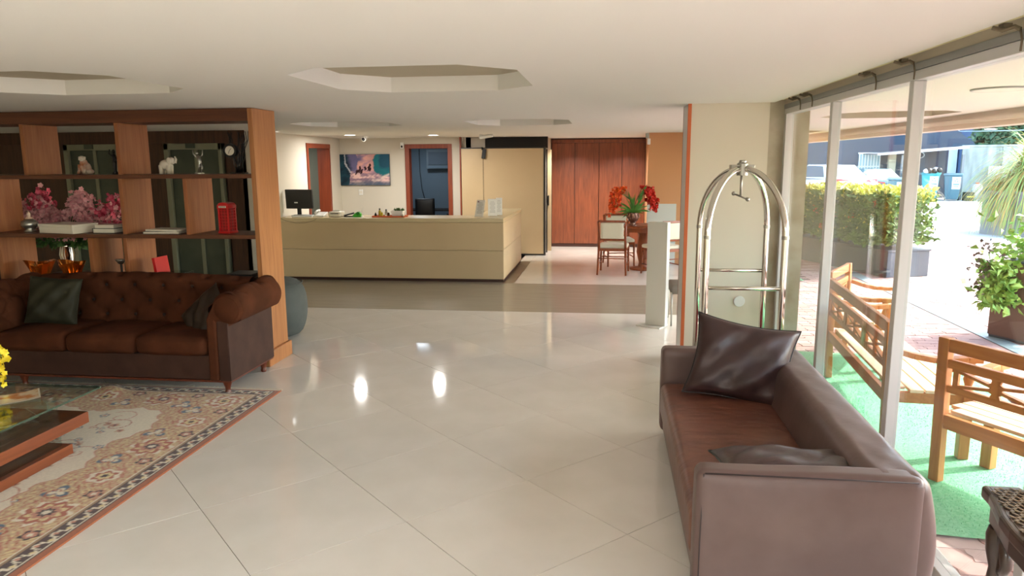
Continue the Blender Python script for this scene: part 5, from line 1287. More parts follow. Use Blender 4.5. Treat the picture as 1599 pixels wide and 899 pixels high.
# ------------------------------------------------------------------ OUTDOORS
M_pav = mat('pink_paver', S(176, 144, 138), 0.85, col2=S(164, 130, 124), nscale=2.5, bump=0.2, bscale=60, bdist=0.003)
M_pav2 = mat('pale_pink_paver', S(184, 158, 152), 0.85, bump=0.2, bscale=60, bdist=0.003)
gd = struct('ground', MB().box(1.56, 60, -6, 60, -0.3, -0.03), mat('grey_sand', S(112, 88, 82), 0.95), 'paved ground outside the window')
obj('road', MB().box(3.5, 60, 17.3, 60, -0.028, 0.004).box(14, 60, -6, 17.3, -0.028, 0.002), mat('pale_concrete_road', S(214, 212, 206), 0.9, col2=S(200, 198, 190), nscale=0.6), gd)
# interlocking pavers: jogged bricks 24 x 12 cm
PW, PD = 0.235, 0.118
def paver_poly(cx, cy, g_=0.007, j=0.02):
    w_, d_ = PW/2-g_/2, PD/2-g_/2
    return [(cx-w_, cy-d_), (cx-w_*0.1, cy-d_), (cx+w_*0.1, cy-d_+j*0), (cx+w_, cy-d_), (cx+w_+j*0.5, cy-d_*0.2), (cx+w_-j*0.2, cy+d_*0.3), (cx+w_, cy+d_), (cx-w_, cy+d_), (cx-w_-j*0.2, cy+d_*0.3), (cx-w_+j*0.5, cy-d_*0.2)]
cand = []
for j in range(int((17.2+1)/PD)):
    y = -0.5+j*PD
    for i in range(int((14-1.62)/PW)):
        x = 1.70+i*PW+(PW/2 if j % 2 else 0)
        if 1.58 < x < 3.02 and 3.56 < y < 7.1: continue      # under the turf
        if 1.58 < x < 3.0 and 11.5 < y < 12.6: continue
        if 3.72 < x < 4.20: continue                          # drain strip
        # inside the view through the glass?
        cand.append((x, y))
def seen(x, y):
    # rough horizontal field of view through the panes
    a = x/max(y, 0.1); return 0.28 < a < 0.62 and y > 2.2
vis = sorted([p for p in cand if seen(*p) and not (3.9 < p[0] < 4.9 and 12 < p[1] < 14.6)], key=lambda p: p[0]**2+p[1]**2)
near = set(vis[:298]); r7 = random.Random(31)
base1 = None; base2 = None
mass1, mass2 = MB(), MB()
for p in cand:
    k = r7.random()
    if p in near:
        m_ = M_pav if k < 0.7 else M_pav2
        if k < 0.7 and base1 is None: base1 = obj('paver', MB().prism(paver_poly(0, 0), -0.028, 0), M_pav, gd, world=False); base1.location = (p[0], p[1], 0.0)
        elif k >= 0.7 and base2 is None: base2 = obj('paver', MB().prism(paver_poly(0, 0), -0.028, 0), M_pav2, gd, world=False); base2.location = (p[0], p[1], 0.0)
        else: piece('paver', base1 if k < 0.7 else base2, (p[0], p[1], r7.uniform(-.003, .001)), gd)
    else: (mass1 if k < 0.7 else mass2).prism(paver_poly(*p), -0.028, r7.uniform(-.003, .001))
obj('far_pavers', mass1, M_pav, gd, kind='stuff'); obj('far_pavers', mass2, M_pav2, gd, kind='stuff')
for xa, xb in ((1.562, 1.75), (3.60, 3.868), (4.052, 4.31)): obj('edge_course', MB().box(xa, xb, -2, 17.2, -0.028, -0.004), M_pav, gd)
dg = obj('drain_strip', MB().box(3.87, 4.05, -2, 17.2, -0.028, 0.003), mat('grey_drain', S(140, 158, 160), 0.6), gd)
# turf mats
M_turf = mat('green_turf', S(98, 176, 128), 0.95, col2=S(126, 194, 150), nscale=60, bump=0.6, bscale=160, bdist=0.008)
def turf(x0, x1, y0, y1, label):
    rr = random.Random(int(y0*10)); n = 60
    def fn(u, v):
        x, y = x0+(x1-x0)*u, y0+(y1-y0)*v
        e = 0.03*sin(x*7+y*3)
        if v in (0, 1): y += e*0.6
        if u == 1: x += e
        return (x, y, 0.010+0.003*rr.random()+0.004*sin(x*4)*sin(y*3))
    t = thing('turf_mat', label, 'carpet', ((x0+x1)/2, (y0+y1)/2, 0))
    obj('pile', MB().grid(fn, n, n), M_turf, t, smooth=True)
    tf = MB()
    for k in range(9000 if y0 < 6 else 1500):
        x, y = rr.uniform(x0+.01, x1-.01), rr.uniform(y0+.01, y1-.01); a = rr.uniform(0, 6.3); l = rr.uniform(.006, .011)
        tf.add([(x-.0016*cos(a), y-.0016*sin(a), .010), (x+.0016*cos(a), y+.0016*sin(a), .010), (x+rr.uniform(-.006, .006), y+rr.uniform(-.006, .006), .014+l)], [(0, 1, 2)])
    obj('tufts', tf, M_turf, t, kind='stuff')
    obj('backing', MB().box(x0+.01, x1-.03, y0+.03, y1-.03, 0.001, 0.006), mat('turf_backing', S(40, 70, 52), 0.9), t)
turf(1.60, 3.02, 3.56, 7.08, 'bright green artificial turf mat under the wooden benches')
turf(1.60, 3.0, 11.45, 12.6, 'far strip of green artificial turf beyond the pillar')

# ------------------------------------------------------------------ wooden garden benches
M_tk = wood('garden_teak', S(196, 130, 68), S(166, 100, 46), 'x', rough=0.5)
M_tkz = wood('garden_teak_upright', S(196, 130, 68), S(166, 100, 46), 'z', rough=0.5)
M_tks = wood('sunlit_seat_slats', S(232, 208, 178), S(216, 186, 150), 'x', rough=0.6)  # near-white tone puts the sunlight on the seat into the slat colour
def make_bench(name, label, L_, group, npan=3, seat=0.41, back=0.84, depth=0.47, rmk=None):
    # local frame: back plane along +x at y=0 (back edge), the seat reaches towards +y
    t = thing(name, label, 'bench' if L_ > 1 else 'chair', (0, 0, 0), 0, group)
    for x in (0.03, L_-0.03):
        obj('leg', MB().bar((x, 0.0, 0), (x, -0.02, back), 0.062, 0.05, (0, 1, 0)), M_tkz, t, bevel=0.004)
        obj('leg', MB().box(x-0.032, x+0.032, depth-0.06, depth, 0, seat), M_tkz, t, bevel=0.004)
        # arm: curved top with turned post below its front end
        pts = [(x, 0.02, 0.66), (x, 0.12, 0.632), (x, 0.24, 0.612), (x, 0.34, 0.612), (x, 0.42, 0.622), (x, depth+0.03, 0.624)]
        am = MB()
        for a, b in zip(pts, pts[1:]): am.bar(a, b, 0.062, 0.034)
        ao = obj('armrest', am, M_tk, t, bevel=0.003)
        obj('arm_post', MB().lathe(x, depth-0.03, [(0.030, seat), (0.030, seat+0.02), (0.018, seat+0.04), (0.032, seat+0.09), (0.020, seat+0.13), (0.028, seat+0.16), (0.028, seat+0.195)], 14), M_tkz, ao, smooth=50)
        obj('side_rail', MB().box(x-0.02, x+0.02, 0.03, depth-0.06, seat-0.075, seat-0.008), M_tk, t, bevel=0.003)
    obj('front_rail', MB().box(0.062, L_-0.062, depth-0.04, depth-0.01, seat-0.08, seat-0.008), M_tk, t, bevel=0.003)
    obj('back_seat_rail', MB().box(0.062, L_-0.062, -0.028, 0.005, seat-0.085, seat-0.005), M_tk, t, bevel=0.003)
    obj('top_rail', MB().box(0.062, L_-0.062, -0.038, -0.006, back-0.075, back-0.002), M_tk, t, bevel=0.004)
    obj('back_rail', MB().box(0.062, L_-0.062, -0.034, -0.006, back-0.165, back-0.115), M_tk, t, bevel=0.003)
    obj('back_rail', MB().box(0.062, L_-0.062, -0.026, 0.002, seat+0.125, seat+0.165), M_tk, t, bevel=0.003)
    n = 5; sw = (depth-0.03)/n
    for k in range(n):
        y = 0.02+k*sw; obj('seat_slat', MB().box(0.0 if 0 < k < n-1 else 0.064, L_-(0.0 if 0 < k < n-1 else 0.064), y+0.004, y+sw-0.006, seat-0.006, seat+0.014), M_tks, t, bevel=0.003)
    z0, z1 = seat+0.165, back-0.165; zc = (z0+z1)/2
    pw = (L_-0.124)/npan
    for k in range(npan+1):
        x = 0.062+k*pw
        if 0 < k < npan: obj('back_stile', MB().box(x-0.03, x+0.03, -0.03, -0.002, z0, z1), M_tkz, t, bevel=0.003)
    for k in range(npan):
        xa, xb = 0.062+k*pw+0.06, 0.062+(k+1)*pw-0.06; xc = (xa+xb)/2
        p_ = obj('carved_panel', MB().box(xa-0.03, xa, -0.026, -0.008, z0, z1).box(xb, xb+0.03, -0.026, -0.008, z0, z1), M_tkz, t)
        cv = MB()
        h = (z1-z0)/2
        for sx in (-1, 1):
            for sz in (-1, 1):
                cv.bar((xc+sx*0.02, -0.017, zc+sz*0.01), (xa if sx < 0 else xb, -0.017, zc+sz*h*0.85), 0.016, 0.026, (0, 1, 0))
        cv.prism_axis([(xc+a, zc+b) for a, b in [(-0.028, -h), (0.028, -h), (0.02, -h*0.6), (0.05, -h*0.35), (0.032, 0), (0.05, h*0.35), (0.02, h*0.6), (0.028, h), (-0.028, h), (-0.02, h*0.6), (-0.05, h*0.35), (-0.032, 0), (-0.05, -h*0.35), (-0.02, -h*0.6)]], -0.024, -0.010, 'y')
        obj('fretwork', cv, M_tkz, p_)
    return t
# bench whose back faces the second pane
def place(t, P0, d):
    # P0: near back corner, d: direction of the back line; the seat lies to the right of d seen from above
    t.location = (P0[0], P0[1], 0.016); t.rotation_euler = (0, 0, atan2(d[1], d[0])); return t
# local +x along d, local +y to the LEFT of d; so run each bench from its far end to its near end
b1 = make_bench('garden_bench', 'three-panel wooden garden bench on the turf behind the middle pane', 1.72, 'wooden garden benches outside the window')
e = Vector((0.08, 1.0)).normalized(); far = Vector((1.735, 4.56))+e*1.72
place(b1, far, -e)
b2 = dup(b1, (0, 0, 0), 0, 'wooden garden bench with fretwork back nearest the viewer, cut by the picture edge', 'wooden garden benches outside the window')
place(b2, (1.87, 4.23), Vector((0.5, -0.866)))
b3 = make_bench('garden_armchair', 'single wooden garden armchair standing beyond the far end of the bench', 0.74, None, npan=1, back=0.83)
e3 = Vector((0.49, 0.87)).normalized(); place(b3, Vector((1.97, 6.66))+e3*0.74, -e3)

# ------------------------------------------------------------------ hedge in a long planter
r8 = random.Random(77)
hg = thing('hedge', 'clipped flowering hedge in a long grey planter box beyond the benches', 'hedge', (4.2, 13.3, 0))
hc, ha, hL, hW = Vector((4.22, 13.25, 0)), atan2(-2.3, 0.8), 2.7, 0.75
hx = Vector((cos(ha), sin(ha), 0)); hy = Vector((-sin(ha), cos(ha), 0))
M_pl_ = mat('slate_planter', S(84, 90, 98), 0.7, col2=S(76, 82, 90), nscale=3)
def ob(c, L_, W_, z0, z1, a): return MB().obox((c.x, c.y, (z0+z1)/2), (L_, W_, z1-z0), (0, 0, a))
obj('planter', ob(hc, hL, hW, 0.0, 0.40, ha), M_pl_, hg, bevel=0.01)
obj('planter_rim', ob(hc, hL+0.03, hW+0.03, 0.401, 0.43, ha), M_pl_, hg, bevel=0.006)
stp = MB()
for k in range(22):
    p = hc+hx*r8.uniform(-1.25, 1.25)+hy*r8.uniform(-.28, .28); stp.tube([p+Vector((0, 0, .42)), p+Vector((r8.uniform(-.05, .05), 0, .7)), p+Vector((r8.uniform(-.1, .1), 0, 1.0))], [0.02, 0.016, 0.01], 6)
obj('stems', stp, mat('hedge_stem', S(84, 70, 50), 0.8), hg)
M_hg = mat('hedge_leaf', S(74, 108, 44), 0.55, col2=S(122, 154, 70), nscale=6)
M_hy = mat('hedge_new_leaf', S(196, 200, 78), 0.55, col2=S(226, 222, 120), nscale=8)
def hs(zlo, zhi, shell=True):
    def f(rr):
        u, v = rr.uniform(-1, 1), rr.uniform(-1, 1)
        if shell and rr.random() < .6: v = -1+0.15*rr.random() if rr.random() < .6 else u*0+v
        p = hc+hx*u*(hL/2+0.05)+hy*(v*hW/2*1.1); z = rr.uniform(zlo, zhi)+0.04*sin(u*9)
        return (p.x, p.y, z)
    return f
lo = MB(); leaves(lo, 15000, hs(0.50, 1.26), 0.085, r8, -0.2)
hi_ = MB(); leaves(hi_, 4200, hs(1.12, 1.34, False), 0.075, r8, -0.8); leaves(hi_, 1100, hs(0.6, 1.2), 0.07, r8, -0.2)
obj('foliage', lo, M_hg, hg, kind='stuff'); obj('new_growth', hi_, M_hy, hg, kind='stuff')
fl_ = MB()
for k in range(26):
    p = Vector(hs(0.62, 1.2)(r8)); p -= hy*0
    for q in range(14): flower(fl_, p+Vector((r8.gauss(0, .03), r8.gauss(0, .03), r8.gauss(0, .025))), 0.025, r8, 4)
obj('red_flowers', fl_, mat('ixora_red', S(226, 96, 52), 0.6), hg, kind='stuff')
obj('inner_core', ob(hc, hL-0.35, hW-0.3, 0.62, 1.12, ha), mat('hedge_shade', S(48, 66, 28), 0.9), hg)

# ------------------------------------------------------------------ big square planter at the right
bp = thing('large_planter', 'tall brown and grey planter box with trailing leafy shrub outside', 'planter', (4.45, 7.95, 0))
q0, q1 = Vector((3.95, 7.98, 0)), Vector((4.13, 7.62, 0)); dd_ = Vector((0.36, 0.18, 0)).normalized()
pA = [(q0.x, q0.y), (q1.x, q1.y), (q1.x+dd_.x*1.3, q1.y+dd_.y*1.3), (q0.x+dd_.x*1.3, q0.y+dd_.y*1.3)]
obj('box', MB().prism(pA, 0.0, 0.80), M_pl_, bp, bevel=0.01)
nrm = Vector((-0.894, -0.447, 0))
cl = MB(); cv0 = [(q0.x+nrm.x*0.012, q0.y+nrm.y*0.012), (q1.x+nrm.x*0.012, q1.y+nrm.y*0.012), (q1.x+nrm.x*0.001, q1.y+nrm.y*0.001), (q0.x+nrm.x*0.001, q0.y+nrm.y*0.001)]
cl.prism(cv0, 0.03, 0.79)
obj('brown_board', cl, mat('brown_planter_board', S(112, 84, 74), 0.7), bp)
sb = MB(); r9 = random.Random(8)
def shr(rr):
    u = rr.random()
    if u < 0.55: return (4.25+rr.gauss(0.25, .28), 7.85+rr.gauss(0, .2), 0.82+abs(rr.gauss(0, .17)))
    return (3.93+rr.gauss(0.02, .07), 7.86+rr.gauss(0, .10), 0.80-rr.random()*0.45)
leaves(sb, 1900, shr, 0.085, r9, 0.3)
obj('foliage', sb, mat('shrub_leaf', S(110, 160, 62), 0.5, col2=S(164, 196, 96), nscale=8), bp, kind='stuff')
sb2 = MB(); leaves(sb2, 90, lambda rr: (3.80+rr.gauss(0, .05), 7.9+rr.gauss(0, .08), 0.78+rr.uniform(-.35, .22)), 0.05, r9, 0.2)
obj('twig_leaves', sb2, mat('dry_twig_leaf', S(104, 90, 84), 0.7), bp, kind='stuff')

# ------------------------------------------------------------------ fountain grass in a far planter
fg = thing('grass_planter', 'arching yellow-green fountain grass in a grey planter by the road', 'planter', (9.9, 18.6, 0))
obj('box', MB().prism([(9.05, 19.2), (9.62, 18.1), (11.2, 18.9), (10.6, 20.0)], 0.0, 1.05), mat('pale_grey_planter', S(150, 150, 150), 0.8), fg, bevel=0.01)
gb = MB(); gy = MB(); c0 = Vector((10.15, 19.1, 1.0)); r10 = random.Random(14)
for k in range(2600):
    a = r10.uniform(0, 6.283); L_ = r10.uniform(0.9, 1.9); el = r10.uniform(0.3, 1.5)
    d0 = Vector((cos(a)*cos(el), sin(a)*cos(el), sin(el))); pts = []; p = c0+Vector((r10.gauss(0, .12), r10.gauss(0, .12), 0)); v = d0*L_/6
    tgt = gb if r10.random() < 0.55 else gy; w_ = 0.022; vs = []; fs = []
    sd = Vector((-sin(a), cos(a), 0))
    for i in range(8):
        vs += [p-sd*w_*(1-i/8), p+sd*w_*(1-i/8)]; p = p+v; v = v+Vector((0, 0, -0.075*L_)); v = v.normalized()*L_/6
    for i in range(7): fs.append((2*i, 2*i+1, 2*i+3, 2*i+2))
    tgt.add(vs, fs)
obj('green_blades', gb, mat('fresh_grass_blade', S(150, 176, 92), 0.6), fg, kind='stuff')
obj('dry_blades', gy, mat('dry_grass_blade', S(186, 156, 78), 0.6), fg, kind='stuff')

# ------------------------------------------------------------------ far yard
M_slate = mat('slate_blue_wall', S(58, 72, 88), 0.8, col2=S(52, 66, 82), nscale=0.4)
bd = thing('dark_building', 'large slate blue building wall behind the parked cars', 'building', (12, 38, 0))
obj('wall', MB().box(3, 14.2, 36.6, 37.6, 0, 4.6).box(14.2, 15.6, 36.6, 37.6, 0, 3.25), M_slate, bd)
obj('gable', MB().prism_axis([(15.6, 3.25), (15.7, 3.25), (16.9, 2.3), (15.6, 2.3)], 36.62, 37.5, 'y'), M_slate, bd)
lr = obj('lean_to_roof', MB().add([(11.8, 34.6, 1.99), (15.55, 34.6, 2.26), (15.55, 36.6, 2.30), (11.8, 36.6, 2.03), (11.8, 34.6, 2.03), (15.55, 34.6, 2.30), (15.55, 36.6, 2.34), (11.8, 36.6, 2.07)],
    [(0, 3, 2, 1), (4, 5, 6, 7), (0, 1, 5, 4), (1, 2, 6, 5), (2, 3, 7, 6), (3, 0, 4, 7)]), mat('grey_roof_sheet', S(110, 110, 112), 0.8), bd)
obj('roof_edge', MB().add([(11.8, 34.56, 1.97), (15.55, 34.56, 2.24), (15.55, 34.6, 2.24), (11.8, 34.6, 1.97), (11.8, 34.56, 2.05), (15.55, 34.56, 2.36), (15.55, 34.6, 2.36), (11.8, 34.6, 2.05)],
    [(0, 3, 2, 1), (4, 5, 6, 7), (0, 1, 5, 4), (1, 2, 6, 5), (2, 3, 7, 6), (3, 0, 4, 7)]), mat('pale_roof_edge', S(206, 200, 200), 0.8), bd)
for x in (12.9, 15.4): obj('post', MB().box(x-0.05, x+0.05, 34.65, 34.75, 0, 1.98), mat('grey_post', S(130, 130, 128), 0.7), bd)
obj('window_panel', MB().box(11.65, 12.6, 36.55, 36.6, 0.9, 2.05), mat('window_grille_glass', S(150, 180, 190), 0.3), bd)
gw = MB()
for k in range(8): gw.box(11.65+k*0.13, 11.68+k*0.13, 36.5, 36.55, 0.9, 2.05)
gw.box(11.6, 12.6, 36.5, 36.55, 2.05, 2.12).box(11.6, 12.6, 36.5, 36.55, 1.45, 1.5)
obj('window_bars', gw, M_whitep, bd)
obj('pillar', MB().box(12.95, 13.25, 36.4, 36.6, 0, 2.1), mat('cream_pillar', S(206, 196, 172), 0.8), bd)
obj('wall_hose', MB().tube([(14.35+0.16*cos(2*pi*k/20), 36.54, 1.98+0.13*sin(2*pi*k/20)) for k in range(20)], 0.025, 6, closed=True), mat('pale_hose', S(180, 190, 196), 0.6), bd)
# concrete yard wall with stains
yw = thing('concrete_yard_wall', 'weathered grey concrete yard wall behind the bins', 'wall', (18, 35, 0))
M_yw = mat('stained_concrete', S(186, 190, 182), 0.9, col2=S(120, 124, 116), nscale=1.2, stretch=(2.2, 2.2, 0.35), lo=0.4, hi=0.75, detail=8)
obj('wall', MB().prism([(15.75, 35.6), (22.0, 33.2), (22.1, 33.5), (15.85, 35.9)], 0, 2.32), M_yw, yw)
obj('coping', MB().prism([(15.7, 35.55), (22.0, 33.12), (22.12, 33.55), (15.85, 35.97)], 2.321, 2.40), M_yw, yw)
obj('buttress', MB().prism([(17.1, 34.9), (17.35, 34.8), (17.45, 35.2), (17.2, 35.3)], 0, 2.31), M_yw, yw)
obj('wall_box', MB().obox((17.0, 34.95, 1.2), (0.75, 0.2, 0.55), (0, 0, -0.37)), mat('cream_meter_box', S(206, 200, 186), 0.8), yw)
# town behind
M_pb = mat('pale_facade', S(206, 216, 222), 0.8)
t = thing('white_building', 'pale white building block rising behind the dark gable', 'building', (24, 55, 0))
obj('wall', MB().box(21.0, 23.8, 54.5, 60, 0, 6.2), M_pb, t)
for k in range(3): obj('window', MB().box(21.3+k*0.9, 21.7+k*0.9, 54.4, 54.5, 4.0, 5.3), M_slate, t)
t = thing('blue_building', 'dark blue building with a white window above the concrete wall', 'building', (27, 56, 0))
obj('wall', MB().box(23.9, 27.0, 53, 56, 0, 6.5), mat('deep_blue_facade', S(62, 84, 116), 0.8), t)
obj('window', MB().box(24.5, 25.1, 52.9, 53, 3.9, 5.0), M_whitep, t); obj('sill', MB().box(24.2, 25.6, 52.8, 53, 3.45, 3.6), M_whitep, t)
# trees
def tree(c, r, h, label, seed, n=3800):
    rr = random.Random(seed); t = thing('leafy_tree', label, 'tree', (c[0], c[1], 0), 0, 'dark trees above the yard wall')
    obj('trunk', MB().tube([(c[0], c[1], 0), (c[0]+.1, c[1], h*0.3), (c[0], c[1], h*0.6)], [0.25, 0.2, 0.12], 10), mat('bark', S(80, 66, 54), 0.9), t, smooth=True)
    bl = [(rr.uniform(-r, r)*.7, rr.uniform(-r, r)*.5, rr.uniform(-.35, .5)*h*0.5) for _ in range(9)]
    def f(rr_):
        b_ = bl[rr_.randrange(9)]; d = Vector((rr_.gauss(0, 1), rr_.gauss(0, 1), rr_.gauss(0, 1))).normalized()*r*0.5*(0.6+0.4*rr_.random()); return (c[0]+b_[0]+d.x, c[1]+b_[1]+d.y, h*0.68+b_[2]+d.z)
    obj('crown', leaves(MB(), n, f, 0.34, rr, 0.2), mat('dark_tree_leaf', S(40, 76, 56), 0.6, col2=S(70, 112, 74), nscale=0.8), t, kind='stuff')
tree((22.2, 43.5), 1.9, 5.0, 'dark leafy tree rising above the yard wall near the blue building', 3)
tree((27.4, 44.2), 1.9, 5.6, 'dark leafy tree rising above the yard wall at the picture edge', 5)
tree((32.6, 45.0), 1.9, 5.6, 'broad dark tree further along the yard wall', 6)
# cables
for k, (za, zb, lab) in enumerate(((4.6, 6.2, 'uppermost overhead cable crossing in front of the trees'), (4.1, 5.2, 'second overhead cable from the top, before the trees'), (3.6, 4.4, 'third overhead cable from the top, before the trees'), (3.1, 3.9, 'lowest overhead cable sagging above the yard wall'))):
    pts = [(15.5+10*u, 38.2-6*u, za+(zb-za)*u-0.35*sin(pi*u)) for u in [q/14 for q in range(15)]]
    tag(obj('overhead_cable', MB().tube(pts, 0.022, 6), mat('pale_cable', S(150, 170, 180), 0.5), smooth=True), lab, 'cable', 'overhead cables across the yard')

# wheeled bins
def make_bin(m, label, sign=True):
    t = thing('wheeled_bin', label, 'bin', (0, 0, 0), 0, 'wheeled bins against the dark building')
    vs = [(x*0.22, y*0.24, 0.06) for x, y in ((-1, -1), (1, -1), (1, 1), (-1, 1))]+[(x*0.30, y*0.32, 0.98) for x, y in ((-1, -1), (1, -1), (1, 1), (-1, 1))]
    obj('body', MB().add(vs, [(0, 3, 2, 1), (4, 5, 6, 7), (0, 1, 5, 4), (1, 2, 6, 5), (2, 3, 7, 6), (3, 0, 4, 7)]), m, t, bevel=0.02)
    obj('lid', MB().prism_axis([(-0.36, 0.985), (0.36, 0.985), (0.33, 1.06), (-0.30, 1.02)], -0.33, 0.33, 'x'), m, t, bevel=0.012)
    for s_ in (-1, 1): obj('wheel', MB().tube([(s_*0.2, 0.26, 0.09), (s_*0.25, 0.26, 0.09)], 0.09, 14), M_black, t, smooth=40)
    if sign:
        sg_ = obj('notice', MB().add([(-0.02, -0.300, 0.46), (0.26, -0.300, 0.46), (0.27, -0.320, 0.92), (-0.02, -0.320, 0.92)], [(0, 1, 2, 3)]), M_whitep, t)
        pr = MB()
        for k in range(3):
            a0 = 2*pi*k/3+pi/2; c_ = (0.125+0.05*cos(a0), 0.79+0.05*sin(a0)); a1 = a0+pi/2
            q = [(c_[0]+0.045*cos(a1), c_[1]+0.045*sin(a1)), (c_[0]-0.03*cos(a1)+0.02*cos(a0), c_[1]-0.03*sin(a1)+0.02*sin(a0)), (c_[0]-0.03*cos(a1)-0.02*cos(a0), c_[1]-0.03*sin(a1)-0.02*sin(a0))]
            pr.prism_axis(q, -0.330, -0.326, 'y')
        pr.box(0.02, 0.23, -0.322, -0.318, 0.62, 0.655).box(0.04, 0.21, -0.318, -0.314, 0.55, 0.575)
        obj('recycling_mark', pr, mat('print_blue_grey', S(60, 110, 120), 0.7), sg_)
    return t
M_teal = mat('teal_plastic', S(32, 150, 156), 0.5); M_gbin = mat('blue_grey_plastic', S(70, 106, 116), 0.5)
bn = make_bin(M_teal, 'bright teal wheeled bin with a white notice, heaped with bags'); bn.location = (14.02, 34.4, 0); bn.rotation_euler = (0, 0, radians(-24)); bn.scale = (1.15,)*3
b_ = make_bin(M_gbin, 'blue grey wheeled bin with a white recycling notice beside the concrete wall'); b_.location = (14.85, 34.2, 0); b_.rotation_euler = (0, 0, radians(-24)); b_.scale = (1.12,)*3
b_ = make_bin(M_gbin, 'dull green-blue bin without notice half behind the near mullion', False); b_.location = (13.25, 34.6, 0); b_.rotation_euler = (0, 0, radians(-24)); b_.scale = (1.15,)*3
b_ = make_bin(M_gbin, 'blue grey wheeled bin with a white notice behind the hedge, right of the white car'); b_.location = (10.3, 27.9, 0); b_.rotation_euler = (0, 0, radians(-24)); b_.scale = (1.1,)*3
t = thing('rubbish_bags', 'black and white rubbish bags heaped on the teal bin', 'rubbish bag', (14.02, 34.4, 1.2), 0)
r11 = random.Random(4)
for k in range(6): obj('bag', MB().ell((13.75+0.11*k, 34.3+r11.uniform(-.1, .1), 1.30+r11.uniform(-.03, .06)), (0.13, 0.12, 0.10), 9, 6, (r11.random(), r11.random(), 0)), M_black if k % 2 else M_whitep, t)
M_or = mat('orange_plastic', S(236, 96, 60), 0.5)
t = thing('paint_can', 'small grey and yellow tub on the ground right of the bins', 'tub', (15.6, 34.0, 0))
obj('body', MB().box(15.28, 15.6, 33.8, 34.2, 0, 0.38), M_dark, t, bevel=0.02); obj('band', MB().box(15.3, 15.58, 33.78, 33.799, 0.16, 0.22), mat('yellow_band', S(210, 190, 60), 0.6), t)
t = thing('water_drum', 'white plastic drum leaning on the concrete wall', 'drum', (15.66, 34.2, 0))
obj('body', MB().lathe(15.9, 34.3, [(0.17, 0), (0.22, 0.1), (0.22, 0.6), (0.14, 0.72)], 16), M_whitep, t, smooth=40); obj('cap', MB().lathe(15.9, 34.3, [(0.07, 0.72), (0.07, 0.78)], 12), M_or, t)
t = thing('orange_jug', 'orange jug on a grey box beside the white drum', 'jug', (16.5, 33.8, 0))
obj('body', MB().lathe(16.33, 33.8, [(0.14, 0.42), (0.17, 0.5), (0.12, 0.62), (0.05, 0.68)], 14), M_or, t, smooth=True); obj('handle', MB().tube([(16.44, 33.8, 0.48), (16.54, 33.8, 0.55), (16.40, 33.8, 0.66)], 0.02, 6), M_or, t, smooth=True)
t = thing('grey_crate', 'grey storage crate under the orange jug', 'crate', (16.55, 33.85, 0))
obj('body', MB().box(16.12, 16.56, 33.65, 34.05, 0, 0.36), M_steel, t, bevel=0.02); obj('lid', MB().box(16.10, 16.58, 33.63, 34.07, 0.361, 0.41), M_steel, t, bevel=0.01)

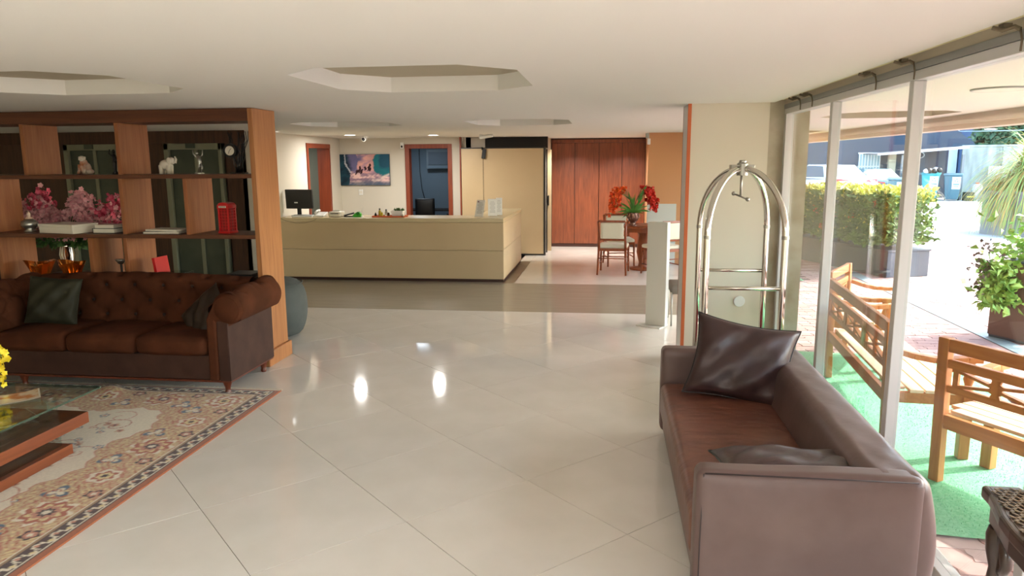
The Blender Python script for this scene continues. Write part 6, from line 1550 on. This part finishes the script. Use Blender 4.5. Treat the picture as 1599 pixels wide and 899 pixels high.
# ------------------------------------------------------------------ cars
M_car = mat('white_car_paint', S(236, 240, 244), 0.25, coat=0.6); M_cg = mat('car_glass', S(150, 170, 186), 0.08, spec=0.8)
M_tail = mat('tail_lamp_red', S(206, 40, 50), 0.3); M_tyre = mat('tyre_rubber', S(30, 30, 32), 0.8)
def make_car(label, paint=None, group='parked cars outside'):
    paint = paint or M_car
    t = thing('car', label, 'car', (0, 0, 0), 0, group)
    # x across, y along (rear at y=0, nose at +4.3); swept sections
    sec = [(-0.02, 0.72, .34, .92, .90), (0.06, .84, .26, 1.02, .80), (0.35, .89, .22, 1.06, .78), (1.2, .90, .20, 1.02, .8), (2.6, .90, .20, .98, .8), (3.5, .88, .22, .92, .78), (4.05, .80, .26, .80, .72), (4.28, .64, .34, .66, .6)]
    def body(u, v):
        k = v*(len(sec)-1); i = min(int(k), len(sec)-2); f = k-i; a, b = sec[i], sec[i+1]
        y, w_, z0, z1, tw = [a[q]*(1-f)+b[q]*f for q in range(5)]
        an = 2*pi*u; c_, s_ = cos(an), sin(an); e_ = 0.28
        x = w_*abs(c_)**e_*(1 if c_ > 0 else -1); zz = (z0+z1)/2+(z1-z0)/2*abs(s_)**0.4*(1 if s_ > 0 else -1)
        if zz > 0.6: x *= 1-0.10*((zz-0.6)/0.45)
        return (x, y, zz)
    m_ = MB().grid(body, 40, 29, cu=True); m_.f += [tuple(reversed(range(40))), tuple(28*40+k for k in range(40))]
    obj('body', m_, paint, t, smooth=50)
    cab = MB().add([(-.80, .62, .99), (.80, .62, .99), (.84, 3.15, .96), (-.84, 3.15, .96), (-.58, 1.15, 1.43), (.58, 1.15, 1.43), (.60, 2.35, 1.45), (-.60, 2.35, 1.45)], [(0, 1, 5, 4), (1, 2, 6, 5), (2, 3, 7, 6), (3, 0, 4, 7), (4, 5, 6, 7)])
    obj('cabin', cab, paint, t, bevel=0.06, bseg=3)
    def inset(q, k, off):
        c_ = sum((Vector(p) for p in q), Vector())/4; n_ = (Vector(q[1])-Vector(q[0])).cross(Vector(q[3])-Vector(q[0])).normalized()*off
        return [tuple(c_+(Vector(p)-c_)*k+n_) for p in q]
    V = cab.v
    obj('rear_window', MB().add(inset([V[0], V[1], V[5], V[4]], 0.82, 0.012), [(0, 1, 2, 3)]), M_cg, t)
    obj('windscreen', MB().add(inset([V[2], V[3], V[7], V[6]], 0.84, 0.012), [(0, 1, 2, 3)]), M_cg, t)
    for q in ((V[1], V[2], V[6], V[5]), (V[3], V[0], V[4], V[7])): obj('side_window', MB().add(inset(q, 0.84, 0.012), [(0, 1, 2, 3)]), mat('dark_car_glass', S(40, 50, 58), 0.08), t)
    for s_ in (-1, 1):
        obj('tail_lamp', MB().add([(s_*.30, -.032, .90), (s_*.66, -.02, .83), (s_*.76, .05, .88), (s_*.76, .05, .98), (s_*.62, -.015, .975), (s_*.30, -.032, .935)], [(0, 1, 2, 3, 4, 5)] if s_ > 0 else [(5, 4, 3, 2, 1, 0)]), M_tail, t)
        for y in (0.8, 3.45):
            wh = obj('wheel', MB().tube([(s_*.70, y, .31), (s_*.89, y, .31)], 0.31, 22), M_tyre, t, smooth=40); obj('hubcap', MB().tube([(s_*.89, y, .31), (s_*.90, y, .31)], 0.19, 16), M_steel, wh, smooth=40)
        obj('door_mirror', MB().ell((s_*.98, 2.7, 1.0), (.11, .07, .07), 10, 7), paint, t, smooth=True)
    obj('number_plate', MB().box(-.22, .22, -.034, -.026, .74, .84), mat('plate_grey', S(176, 190, 200), 0.5), t)
    obj('badge', MB().tube([(0, -.03, .955), (0, -.04, .955)], 0.035, 14), M_steel, t)
    obj('bumper', MB().soft(-.86, .86, -.06, .16, .32, .60, r=0.05, n=6), paint, t, smooth=True)
    return t
car = make_car('white saloon car seen from behind, parked beyond the hedge')
car.location = (8.62, 27.0, 0.12); car.rotation_euler = (0, 0, radians(14)); car.scale = (1.0, 1.0, 1.04)
dup(car, (6.1, 26.3, 0.0), radians(14), 'white car mostly hidden behind the pillar, left of the saloon', 'parked cars outside')
dk = make_car('dark teal car with only its tail showing beside the near mullion', mat('dark_teal_paint', S(50, 96, 100), 0.25, coat=0.5)); dk.location = (10.75, 29.7, 0); dk.rotation_euler = (0, 0, radians(10))
# ceiling light disc of the canopy
t = thing('canopy_light', 'flat round light on the canopy soffit outside', 'ceiling light', (2.66, 5.56, 2.3))
obj('rim', MB().tube([(2.66+0.17*cos(2*pi*k/30), 5.56+0.17*sin(2*pi*k/30), 2.295) for k in range(30)], 0.008, 6, closed=True), M_aluD, t, smooth=True)
obj('diffuser', MB().lathe(2.66, 5.56, [(0.16, -0.012), (0.165, -0.002)], 30, 2.3), mat('unlit_diffuser', S(226, 220, 208), 0.5), t, smooth=40)
